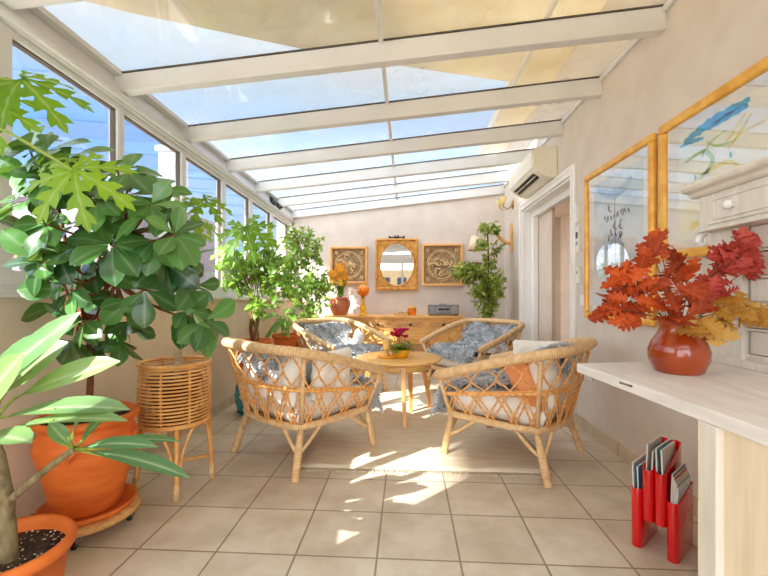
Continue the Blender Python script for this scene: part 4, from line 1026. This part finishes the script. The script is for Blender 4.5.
for pi,cnt in((0,2),(1,2),(2,2),(3,5)):
    x,w_,dd,z0,zn,zf=PK[pi]
    for j in range(cnt):
        hh=[.30,.29,.285,.28,.275][j%5]+rr.uniform(-.01,.01) if z0>0 else .335-.012*j
        th=.0045+rr.random()*.003;xx=x-w_/2+.011+j*(w_-.022)/max(1,cnt-1)*(.9)
        o=thing('magazine','magazine standing in the red rack '+nm[k],'magazine',(0,0,0),0,'magazines in the red rack')
        o.matrix_world=Matrix.Translation(rk.location)@Matrix.Rotation(A,4,'Z')@Matrix.Translation((xx,.0,z0+.0095))
        bend=lambda z: .012*(z/hh)**2*(1 if pi%2 else -1)*.6
        b=MB()
        n=6;vs_=[]
        for i in range(n+1):
            z=hh*i/n
            for px,py in((-th/2,-.004),(th/2,-.004),(th/2,.16),(-th/2,.16)): vs_.append((px+bend(z),py,z-(0 if i<n else .0)))
        fs=[(3,2,1,0),tuple(n*4+q for q in range(4))]
        for i in range(n): fs+=[(i*4+q,i*4+(q+1)%4,(i+1)*4+(q+1)%4,(i+1)*4+q) for q in range(4)]
        b.add(vs_,fs,0,False);b.build('cover',flat('magazine_cover_%d'%k,cols[k],.35),o)
        b=MB();vs2=[(vx*.55 if False else (bend(vz)+(vx-bend(vz))*.6),(.1597 if vy>.1 else -.0047),vz+(.0015 if vz>hh-.001 else 0)) for vx,vy,vz in vs_]
        b.add(vs2,fs,0,False);b.build('page_block',flat('paper_%d'%k,(238,234,224)),o)
        k+=1

# ------------------------------------------------------------------ rattan planter with papaya
P=thing('plant_stand','tall round rattan plant stand with arched legs by the left wall','plant stand',(-1.285,2.125,0))
b=MB()
for k in range(17):
    z=.375+k*.0185;r=.150+.030*math.sin(PI*(.25+.5*k/16))
    b.tube([(r*math.cos(q*PI/20),r*math.sin(q*PI/20),z) for q in range(40)],.0058,6,True)
b.build('basket',M['rattan_dark'],P)
for z,r in((.366,.172),(.686,.178)):
    b=MB();b.tube([(r*math.cos(q*PI/20),r*math.sin(q*PI/20),z) for q in range(40)],.0095,8,True);b.build('hoop',M['rattan_dark'],P)
for k in range(8):
    q=k*PI/4+.15;b=MB();b.tube([((.146+.030*math.sin(PI*(.25+.5*j/8)))*math.cos(q),(.146+.030*math.sin(PI*(.25+.5*j/8)))*math.sin(q),.37+.315*j/8) for j in range(9)],.0062,6);b.build('stave',M['rattan_dark'],P)
legq=[-1.0,.55,2.12,3.72]
for q in legq:
    c,s=math.cos(q),math.sin(q);b=MB();b.tube([(.186*c,.186*s,0),(.184*c,.184*s,.10),(.168*c,.168*s,.37)],[.016,.0125,.0125],8);lg=b.build('leg',M['rattan_dark'],P)
    b=MB();b.tube([(.186*c,.186*s,0.001),(.185*c,.185*s,.085)],[.0175,.0165],10);b.build('binding',M['rattan'],lg)
for i in range(4):
    q0,q1=legq[i],legq[(i+1)%4]+(2*PI if i==3 else 0);qm=(q0+q1)/2
    f=lambda q,r,z:(r*math.cos(q),r*math.sin(q),z)
    b=MB();b.tube(smooth([f(q0+.07,.176,.15),f(q0+.2,.172,.25),f(q0+.45,.168,.345),f(qm,.166,.358)],5),.0075,6);b.tube(smooth([f(q1-.07,.176,.15),f(q1-.2,.172,.25),f(q1-.45,.168,.345),f(qm,.166,.358)],5),.0075,6);b.build('arch',M['rattan_dark'],P)
for i in(0,1):
    a_,c_=legq[i],legq[i+2];b=MB();b.tube([(.18*math.cos(a_),.18*math.sin(a_),.115+.02*i),(.18*math.cos(c_),.18*math.sin(c_),.115+.02*i)],.0085,7);b.build('cross_bar',M['rattan_dark'],P)
b=MB();b.lathe([(0,.358),(.155,.358),(.155,.372),(0,.372)],n=30);b.build('tray',M['seatweave'],P)
P2=thing('papaya_tree','young papaya tree with lobed leaves, growing in the rattan planter','potted plant',(-1.285,2.125,.373))
b=MB();pot_lathe(b,.13,.24);b.build('pot',M['inner_pot'],P2)
b=MB();b.lathe([(0,.195),(.118,.195),(.118,.208),(0,.214)],n=24);b.build('soil',M['soil'],P2)
b=MB();b.tube(smooth([(0.01,.0,.205),(.018,.0,.4),(.02,.0,.7),(.03,.01,1.0),(.03,.01,1.12)],5),[.021]*6+[.018]*8+[.014]*7,10);b.build('trunk',M['bark_pale'],P2)
def papaya_crown(root,top,leaves,seed,a):
    """leaves: (centre, forward, normal, radius, brightness)"""
    rr=random.Random(seed);b=MB();s=MB()
    for c,f,n,rd,br in leaves:
        c=V(c);m=V(top).lerp(c,.5)+V((0,0,.05));s.tube(smooth([top,m,c],5),.0045,5);papaya_leaf(b,c,f,n,rd,rr,br,.7)
    s.build('leaf_stalk',M['stem'],root);b.build('foliage',M['leaf_papaya'],root)
def L2(px,py,Y,root): return at(px,py,Y)-V(root)
r2=(-1.285,2.125,.373)
papaya_crown(P2,(.03,.01,1.12),[(L2(203,200,2.05,r2),(.75,-.35,-.55),(.35,-.55,.75),.20,.35),(L2(176,205,2.0,r2),(-.15,-.8,-.5),(0,-.5,.85),.20,.45),(L2(150,212,2.1,r2),(-.8,-.3,-.4),(-.3,-.45,.85),.19,.5),(L2(188,225,1.95,r2),(.25,-.8,-.6),(.1,-.5,.8),.17,.6),(L2(165,192,2.3,r2),(-.3,.5,.1),(-.1,-.4,.9),.17,.45),(L2(205,225,2.25,r2),(.7,.3,-.5),(.3,-.3,.85),.16,.6),(L2(130,205,2.2,r2),(-.6,.1,-.3),(-.2,-.4,.85),.16,.5)],15,.5)
# papaya whose trunk stands just outside the frame
r1=(-1.53,1.02,0)
P1=thing('papaya_tree','papaya with large lobed leaves reaching in front of the first window','potted plant',r1)
b=MB();pot_lathe(b,.125,.27);b.build('pot',M['terra'],P1)
b=MB();b.lathe([(0,.22),(.108,.22),(.108,.235),(0,.242)],n=24);b.build('soil',M['soil'],P1)
b=MB();b.tube(smooth([(0,0,.23),(.01,.02,.7),(-.01,.03,1.2),(.03,.05,1.62)],5),.02,10);b.build('trunk',M['bark_pale'],P1)
papaya_crown(P1,(.03,.05,1.62),[(L2(22,82,1.2,r1),(.75,-.2,-.55),(.25,-.6,.7),.235,.35),(L2(-14,100,1.15,r1),(.4,-.3,-.85),(.25,-.8,.5),.19,.5),(L2(76,172,1.15,r1),(.35,-.35,-.80),(.1,-.75,.65),.215,.75),(L2(54,160,1.3,r1),(.5,.3,.25),(-.3,-.65,.7),.15,.7)],16,.5)

# ------------------------------------------------------------------ big terracotta pot with rubber plant
rp=(-1.452,1.72,0)
o=thing('pot_trolley','round wooden plant trolley on casters under the big terracotta pot','plant trolley',rp)
b=MB();b.lathe([(0,.062),(.196,.062),(.206,.068),(.206,.084),(.198,.09),(0,.09)],n=44);b.build('deck',M['pine_dark'],o)
for k in range(4):
    q=-1.15+k*PI/2;x,y=.165*math.cos(q),.165*math.sin(q)
    b=MB();b.lathe([(0,.045),(.022,.045),(.024,.062),(0,.062)],(x,y,0),14);b.bar((x-.013,y,.022),(x-.013,y,.05),.004,.022,up=(0,1,0));b.bar((x+.013,y,.022),(x+.013,y,.05),.004,.022,up=(0,1,0));cs_=b.build('caster',M['chrome'],o)
    b=MB();b.lathe([(0,-.009),(.016,-.009),(.021,-.006),(.021,.006),(.016,.009),(0,.009)],(x,y,.0215),18,axis=(1,.3,0));b.build('wheel',M['rubber'],cs_)
o=thing('saucer','terracotta saucer on the plant trolley','saucer',(rp[0],rp[1],.0905))
b=MB();b.lathe([(0,0),(.165,0),(.178,.006),(.188,.028),(.182,.030),(.172,.012),(0,.012)],n=44);b.build('dish',M['terra'],o)
RP=thing('rubber_plant','large rubber plant with round glossy leaves in a big terracotta pot','potted plant',(rp[0],rp[1],.103))
b=MB();b.lathe([(0,0),(.130,0),(.138,.008),(.180,.18),(.203,.265),(.210,.295),(.207,.32),(.193,.35),(.182,.368),(.185,.378),(.206,.388),(.214,.402),(.212,.418),(.199,.424),(.186,.418),(.175,.39),(0,.388)],n=52)
b.v=[(x*.94,y*.94,z) for x,y,z in b.v]
pt=b.build('pot',M['terra'],RP)
b=MB();b.lathe([(0,.389),(.176,.389),(.178,.395),(.1,.404),(0,.407)],n=30);b.build('soil',M['soil'],RP)
for k in range(3):
    q=-1.2+k*.55;b=MB();b.tube(smooth([(.205*math.cos(q),.205*math.sin(q),.275),(.217*math.cos(q+.1),.217*math.sin(q+.1),.31),(.203*math.cos(q+.25),.203*math.sin(q+.25),.335)],5),.009,7);b.build('rope_relief',M['terra'],pt)
rr=random.Random(19);b=MB();s=MB()
tr=V((0,0,.40));
top=V((.02,-.02,.80));s.tube(smooth([tr,(.012,.0,.6),top],5),[.014]*5+[.012]*6,9)
cen=at(118,235,1.68)-V((rp[0],rp[1],.103))
tips=[]
spots=[(40,165),(60,190),(80,180),(100,175),(128,195),(150,205),(165,215),(28,200),(48,225),(75,225),(100,220),(130,230),(155,240),(175,235),(60,255),(85,260),(112,255),(140,262),(165,262),(70,290),(95,290),(120,295),(145,290),(62,305),(85,320),(110,320),(130,322),(98,345),(120,338),(180,262),(196,285),(185,310),(205,320),(75,340),(100,200),(50,180),(160,190),(112,245),(95,262),(130,300),(60,275),(30,150),(24,190),(36,236),(48,150),(66,160),(118,168),(128,172),(44,262)]
for i,(px,py) in enumerate(spots):
    Y=1.62+rr.uniform(-.17,.20)
    if px>175: Y=1.72
    if px<70 and py<265: Y=1.45+rr.uniform(-.06,.06)
    t=at(px,py,Y)
    t.x=max(t.x,XL+.10);tips.append(t-V((rp[0],rp[1],.103)))
def seg(a,c,r0,r1):
    m=a.lerp(c,.5)+V((0,0,-.04));s.tube(smooth([a,m,c],4),[r0+(r1-r0)*k/8 for k in range(9)],6)
hubs=[top+V((.0,-.05,.12)),top+V((-.12,-.02,.25)),top+V((.16,-.04,.22)),top+V((.02,.05,.42)),top+V((-.1,-.05,.55)),top+V((.18,-.02,.45))]
for h in hubs: seg(top,h,.011,.008)
for t in tips:
    h=min(hubs,key=lambda q:(q-t).length);seg(h,t,.0065,.0038)
    out=(t-(cen+V((0,.12,-.05)))).normalized()
    n_=rr.randint(5,7);q0=rr.uniform(0,6.3);ax=(out+V((0,-.2,.25))).normalized();u=ax.orthogonal().normalized();w_=ax.cross(u)
    for k in range(n_):
        q=q0+k*2.4;sp=rr.uniform(.55,1.15)
        d=(ax*rr.uniform(.15,.7)+(u*math.cos(q)+w_*math.sin(q))*sp+V((0,0,-.30))).normalized()
        n=(ax*.8+V((0,-.25,.55))+rvec(rr,.25)).normalized()
        L=rr.uniform(.10,.165);pos=t+d*.012
        tipp=V((rp[0],rp[1],.103))+pos+d*L
        if tipp.x<XL+.02 : continue
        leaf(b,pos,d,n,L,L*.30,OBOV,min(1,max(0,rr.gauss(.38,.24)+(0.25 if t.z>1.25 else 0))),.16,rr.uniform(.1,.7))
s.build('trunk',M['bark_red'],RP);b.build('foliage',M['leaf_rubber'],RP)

# ------------------------------------------------------------------ plumeria in the front pot
fp=(-1.255,1.16,0)
PL=thing('plumeria','plumeria with long pale leaves in a terracotta pot at the front edge','potted plant',fp)
b=MB();pot_lathe(b,.172,.285,.022,soil=.045);b.build('pot',M['terra'],PL)
b=MB();b.lathe([(0,.23),(.154,.23),(.155,.241),(.09,.247),(0,.25)],n=30);sl2=b.build('soil',M['soil'],PL)
b=MB();rr=random.Random(41)
for k in range(230):
    q=rr.uniform(0,2*PI);r=.150*math.sqrt(rr.random());b.ball((r*math.cos(q),r*math.sin(q),.249-r*.05),rr.uniform(.0022,.0045),5)
pg=b.build('grit',M['perlite'],PL);pg['kind']='stuff'
LP=lambda px,py,Y: at(px,py,Y)-V(fp)
b=MB();fork=LP(6,497,1.15)
b.tube(smooth([(.03,-.01,.23),(.02,-.01,.36),fork,LP(-2,455,1.16),LP(-10,425,1.18)],5),[.024]*6+[.021]*5+[.018]*5+[.015]*5,12)
tipB=LP(74,449,1.12);b.tube(smooth([fork-V((0,0,.02)),LP(38,476,1.13),tipB],5),[.0125]*5+[.0105]*6,10)
b.build('trunk',M['bark_grey'],PL)
b=MB();s=MB();tipA=LP(-10,425,1.18)
for (a,c,W,fn,ah) in [((5,417,1.15),(113,399,1.02),.042,(.0,-.35,.9),.45),((2,432,1.12),(114,405,.98),.034,(0,-.2,.95),.55),((20,396,1.2),(101,366,1.12),.045,(-.1,-.7,.6),.85),((6,392,1.22),(57,348,1.2),.060,(-.1,-.8,.5),.8),((-8,395,1.2),(58,322,1.12),.042,(.3,-.75,.5),.4),((-20,400,1.15),(30,345,1.05),.05,(.3,-.7,.5),.3),((-25,420,1.1),(4,370,1.0),.045,(.3,-.8,.4),.7),((-14,410,1.25),(40,340,1.32),.045,(.2,-.7,.6),.6),((-20,440,1.1),(20,440,.95),.04,(0,-.3,.9),.5)]:
    A_=LP(*a);B_=LP(*c);d=B_-A_;s.tube(smooth([tipA,A_.lerp(tipA,.4)+V((0,0,.01)),A_,A_+d*.5],4),[.005]*4+[.0042]*4+[.0025]*5,6);leaf(b,A_,d+V((0,0,.05)),fn,d.length*1.03,W,PLUM,ah,.22,.35)
for (c,W,fn,ah) in [((181,474,1.06),.026,(0,-.4,.9),.1),((140,448,1.0),.022,(0,-.5,.8),.15),((120,404,1.2),.030,(-.3,-.6,.7),.2),((62,425,1.0),.024,(0,-.6,.7),.35),((42,433,1.05),.022,(0,-.5,.8),.45),((178,440,1.2),.020,(0,-.3,.9),.15)]:
    B_=LP(*c);d=B_-tipB;A_=tipB+d*.12;s.tube([tipB,A_,tipB+d*.5],[.0045,.004,.002],6);leaf(b,A_,d+V((0,0,.07)),fn,d.length*.9,W,PLUM,ah,.25,.55)
s.build('leaf_stalk',M['stem'],PL);b.build('foliage',M['leaf_plumeria'],PL)

# ------------------------------------------------------------------ the leafy trees further back
o=thing('ceramic_stool','blue flowered ceramic garden stool on the floor behind the nearest armchair','garden stool',(-1.37,3.46,0))
b=MB();b.lathe([(0,0),(.115,0),(.125,.01),(.15,.08),(.16,.17),(.15,.25),(.125,.31),(.115,.32),(0,.32)],n=36);b.build('body',M['bluepot'],o)
b=MB()
for z,r in((.03,.137),(.29,.137)):
    b.tube([(r*math.cos(q*PI/18),r*math.sin(q*PI/18),z) for q in range(36)],.007,6,True)
b.build('rim_band',pm('dark_blue_band',(24,64,96),(16,48,80),.2,8),o)
def foliage_cloud(b,s,blobs,n,Lr,prof,wr,seed,src,bright=.5,droop=.6,root=V((0,0,0)),cl=5,xmin=-9):
    rr=random.Random(seed);tot=sum(r[0]*r[1]*r[2] for _,r in blobs)
    for c,r in blobs:
        c=V(c);k=max(1,int(n/cl*(r[0]*r[1]*r[2])/tot))
        h=min(src,key=lambda q:(V(q)-c).length);h=V(h)
        for _ in range(k):
            q=rvec(rr);q=q.normalized()*rr.random()**.45;t=c+V((q.x*r[0],q.y*r[1],q.z*r[2]))
            if (t+root).x<xmin: t.x=xmin-root.x
            st_=h.lerp(t,rr.uniform(.3,.6))+V((0,0,-.01))
            s.tube([st_,st_.lerp(t,.5)+V((0,0,.015)),t],[.0026,.002,.0012],4)
            ax=(t-st_).normalized()
            for j in range(cl):
                u=j/cl;p=st_.lerp(t,.45+.55*(u+.2)) ;d=(ax*.5+rvec(rr,.75)+V((0,-.12,-.15))).normalized();L=rr.uniform(*Lr)
                if (p+root+d*L).x<xmin-.04: d.x=abs(d.x)
                leaf(b,p,d,V((0,-.35,.75))+rvec(rr,.45),L,L*wr,prof,min(1,max(0,rr.gauss(bright,.25))),.14,droop*rr.uniform(.3,1.3))
def tree(name,label,loc,pot,blobs,n,Lr,wr,mat,seed,trunk,prof=LANC,src=None,bright=.5,barkm='bark'):
    o=thing(name,label,'potted plant',loc);b=MB()
    pot_lathe(b,pot[0],pot[1]);b.build('pot',M[pot[2]],o)
    b=MB();b.lathe([(0,pot[1]-.045),(pot[0]-.02,pot[1]-.045),(pot[0]-.02,pot[1]-.032),(0,pot[1]-.028)],n=24);b.build('soil',M['soil'],o)
    s=MB();b=MB()
    for pts,r in trunk: s.tube(smooth(pts,5),r,8)
    foliage_cloud(b,s,blobs,n,Lr,prof,wr,seed,src or [t[0][-1] for t in trunk],bright,root=V(loc),xmin=XL+.05)
    s.build('trunk',M[barkm],o);b.build('foliage',mat,o);return o
la=V((-1.36,3.45,.321));A2=lambda px,py,Y: at(px,py,Y)-la
braid=[]
for k in range(3):
    braid.append(([(.03*math.cos(k*2.1+j*.9),.03*math.sin(k*2.1+j*.9),.30+j*.085) for j in range(6)],.017))
TA=tree('braided_tree','leafy tree with braided trunk in a terracotta pot on the blue stool',la,(.155,.335,'terra'),
  [(A2(252,272,3.4),(.24,.22,.20)),(A2(232,265,3.35),(.13,.16,.22)),(A2(262,300,3.35),(.18,.2,.12)),(A2(275,262,3.5),(.2,.2,.2)),(A2(258,240,3.55),(.16,.18,.14)),(A2(224,285,3.3),(.06,.1,.1)),(A2(290,282,3.5),(.14,.18,.18))],760,(.06,.095),.23,M['leaf_tree'],51,braid,src=[A2(257,300,3.45)],bright=.55)
b=MB();rr=random.Random(77)
papaya_leaf(b,A2(246,228,3.2),(.35,-.4,-.8),(.1,-.75,.6),.36,rr,.35,.5);papaya_leaf(b,A2(228,250,3.25),(-.3,-.4,-.7),(0,-.7,.6),.20,rr,.5,.5)
b.build('lobed_leaf',M['leaf_papaya'],TA)
b=MB();b.tube(smooth([(.02,0,.31),(.04,-.02,.75),A2(246,228,3.2)],6),.007,6);b.tube(smooth([(.02,0,.31),(.0,-.06,.7),A2(228,250,3.25)],6),.006,6);b.build('leaf_stalk',M['stem'],TA)
# palm in a terracotta pot on a low stool
lbp=V((-1.29,4.18,0))
o=thing('plant_stool','low wooden stool under the palm pot behind the armchair','stool',lbp)
b=MB();b.lathe([(0,.28),(.15,.28),(.155,.286),(.155,.302),(.15,.308),(0,.308)],n=30);b.build('seat',M['pine_dark'],o)
for k in range(4):
    q=.4+k*PI/2;b=MB();b.tube([(.13*math.cos(q),.13*math.sin(q),0),(.10*math.cos(q),.10*math.sin(q),.282)],.016,8);b.build('leg',M['pine_dark'],o)
lb2=V((lbp.x,lbp.y,.309));B2=lambda px,py,Y: at(px,py,Y)-lb2
o=thing('palm','small feathery palm in a terracotta pot between the leafy trees','potted plant',lb2)
b=MB();pot_lathe(b,.15,.32);b.build('pot',M['terra'],o)
b=MB();b.lathe([(0,.275),(.13,.275),(.13,.288),(0,.292)],n=24);b.build('soil',M['soil'],o)
b=MB();s=MB();rr=random.Random(61)
for k,(px,py,dy) in enumerate([(262,318,-.2),(272,330,-.3),(285,335,-.3),(297,318,-.2),(258,305,-.05),(300,305,.05),(278,300,-.1),(290,310,-.2),(266,336,-.15),(280,322,.2)]):
    e=B2(px,py,4.18+dy);base=V((.02*math.cos(k),.02*math.sin(k),.285));top=base.lerp(e,.45)+V((0,0,.16))
    pts=smooth([base,top,e],10);s.tube(pts,[.004*(1-.7*i/(len(pts)-1)) for i in range(len(pts))],5)
    for i in range(5,len(pts)-1):
        t=(pts[i+1]-pts[i]).normalized();sd=t.cross(V((0,0,1))).normalized()
        for q in(-1,1):
            leaf(b,pts[i],sd*q+t*.6+V((0,0,-.2)),(0,-.2,1),.085*(1-.5*abs(i/len(pts)-.5)),.009,LANC,rr.random(),.1,.7)
s.build('leaf_stalk',M['stem'],o);b.build('foliage',M['leaf_palm'],o)
# tall tree in a dark red pot, far corner
lc=V((-1.28,4.95,0));C2=lambda px,py,Y: at(px,py,Y)-lc
tree('fig_tree','tall bushy fig tree in a dark red pot in the far left corner',lc,(.17,.43,'terra_red'),
  [(C2(300,250,4.8),(.26,.28,.28)),(C2(310,290,4.7),(.26,.26,.34)),(C2(295,235,5.0),(.2,.22,.16)),(C2(312,322,4.65),(.17,.2,.2)),(C2(322,285,4.8),(.10,.2,.25)),(C2(285,275,4.75),(.2,.2,.3)),(C2(318,250,4.9),(.1,.2,.2))],1500,(.055,.09),.22,M['leaf_ficus'],52,[([(0,0,.39),(.02,.01,.8),(.0,0,1.2)],.018),([(.02,0,.39),(-.05,.03,.8),(-.08,.05,1.15)],.013)],src=[(0,0,.85),(0,0,1.25),(.05,-.05,1.5)],bright=.5)
# weeping fig in the far right corner, trained on stakes
ld=V((1.03,5.22,0));D2=lambda px,py,Y: at(px,py,Y)-ld
W=tree('weeping_fig','slender weeping fig tied to stakes in the far right corner','%s'and ld,(.16,.34,'terra'),
  [(D2(490,228,5.2),(.17,.14,.10)),(D2(482,245,5.15),(.10,.12,.12)),(D2(487,262,5.2),(.12,.12,.12)),(D2(470,272,5.05),(.20,.2,.15)),(D2(492,285,5.1),(.17,.2,.22)),(D2(488,308,5.15),(.13,.16,.16)),(D2(458,270,5.0),(.13,.15,.12)),(D2(498,250,5.3),(.06,.1,.15)),(D2(477,292,5.0),(.1,.12,.16))],1700,(.05,.08),.25,M['leaf_benj'],53,[([(0,0,.3),(.02,0,.8),(.03,0,1.4),(.02,0,1.85)],.010),([(.03,.02,.3),(-.03,.02,.9),(-.04,0,1.35)],.008)],src=[(.02,0,1.0),(.03,0,1.5),(.02,0,1.8)],bright=.45)
for x,y,h in((-.05,-.03,1.25),(.05,-.04,1.30),(.0,.05,1.5)):
    b=MB();b.tube([(x,y,.28),(x*.8,y*.8,h)],.0065,6);b.build('stake',M['bamboo'],W)
# near end of the room: open glazed front behind the viewpoint
b=MB();b.box((XL-.24,Y0-.08,2.02),(XR+.22,Y0,2.32));struct(b.build('trim_7',M['white'],bevel=.004))
for k,x in enumerate((XL-.05,-.15,XR-.06)):
    b=MB();b.box((x-.035,Y0-.07,0),(x+.035,Y0-.01,2.02));struct(b.build('trim_%d'%(8+k),M['white'],bevel=.004))

# a street of houses behind the viewpoint, seen only in the oval mirror
h,hx,hy=house('townhouse','cream townhouse with dark windows mirrored in the oval mirror',-3.2,.5,-19,-15,2.5,M['tan'])
for i in range(3):
    for j in range(2):
        b=MB();b.box((-1.5+i*1.1,2.0-.04,3.2+j*1.1),(-.9+i*1.1,2.04,4.0+j*1.1));b.build('window',M['dark_window'],h)
ct=bpy.data.objects['counter'];b=MB();b.bar((.6725,1.29,.787),(.6775,1.23,.789),.006,.006);b.build('chipped_edge',M['bark_grey'],ct,label='worn chip in the counter edge')
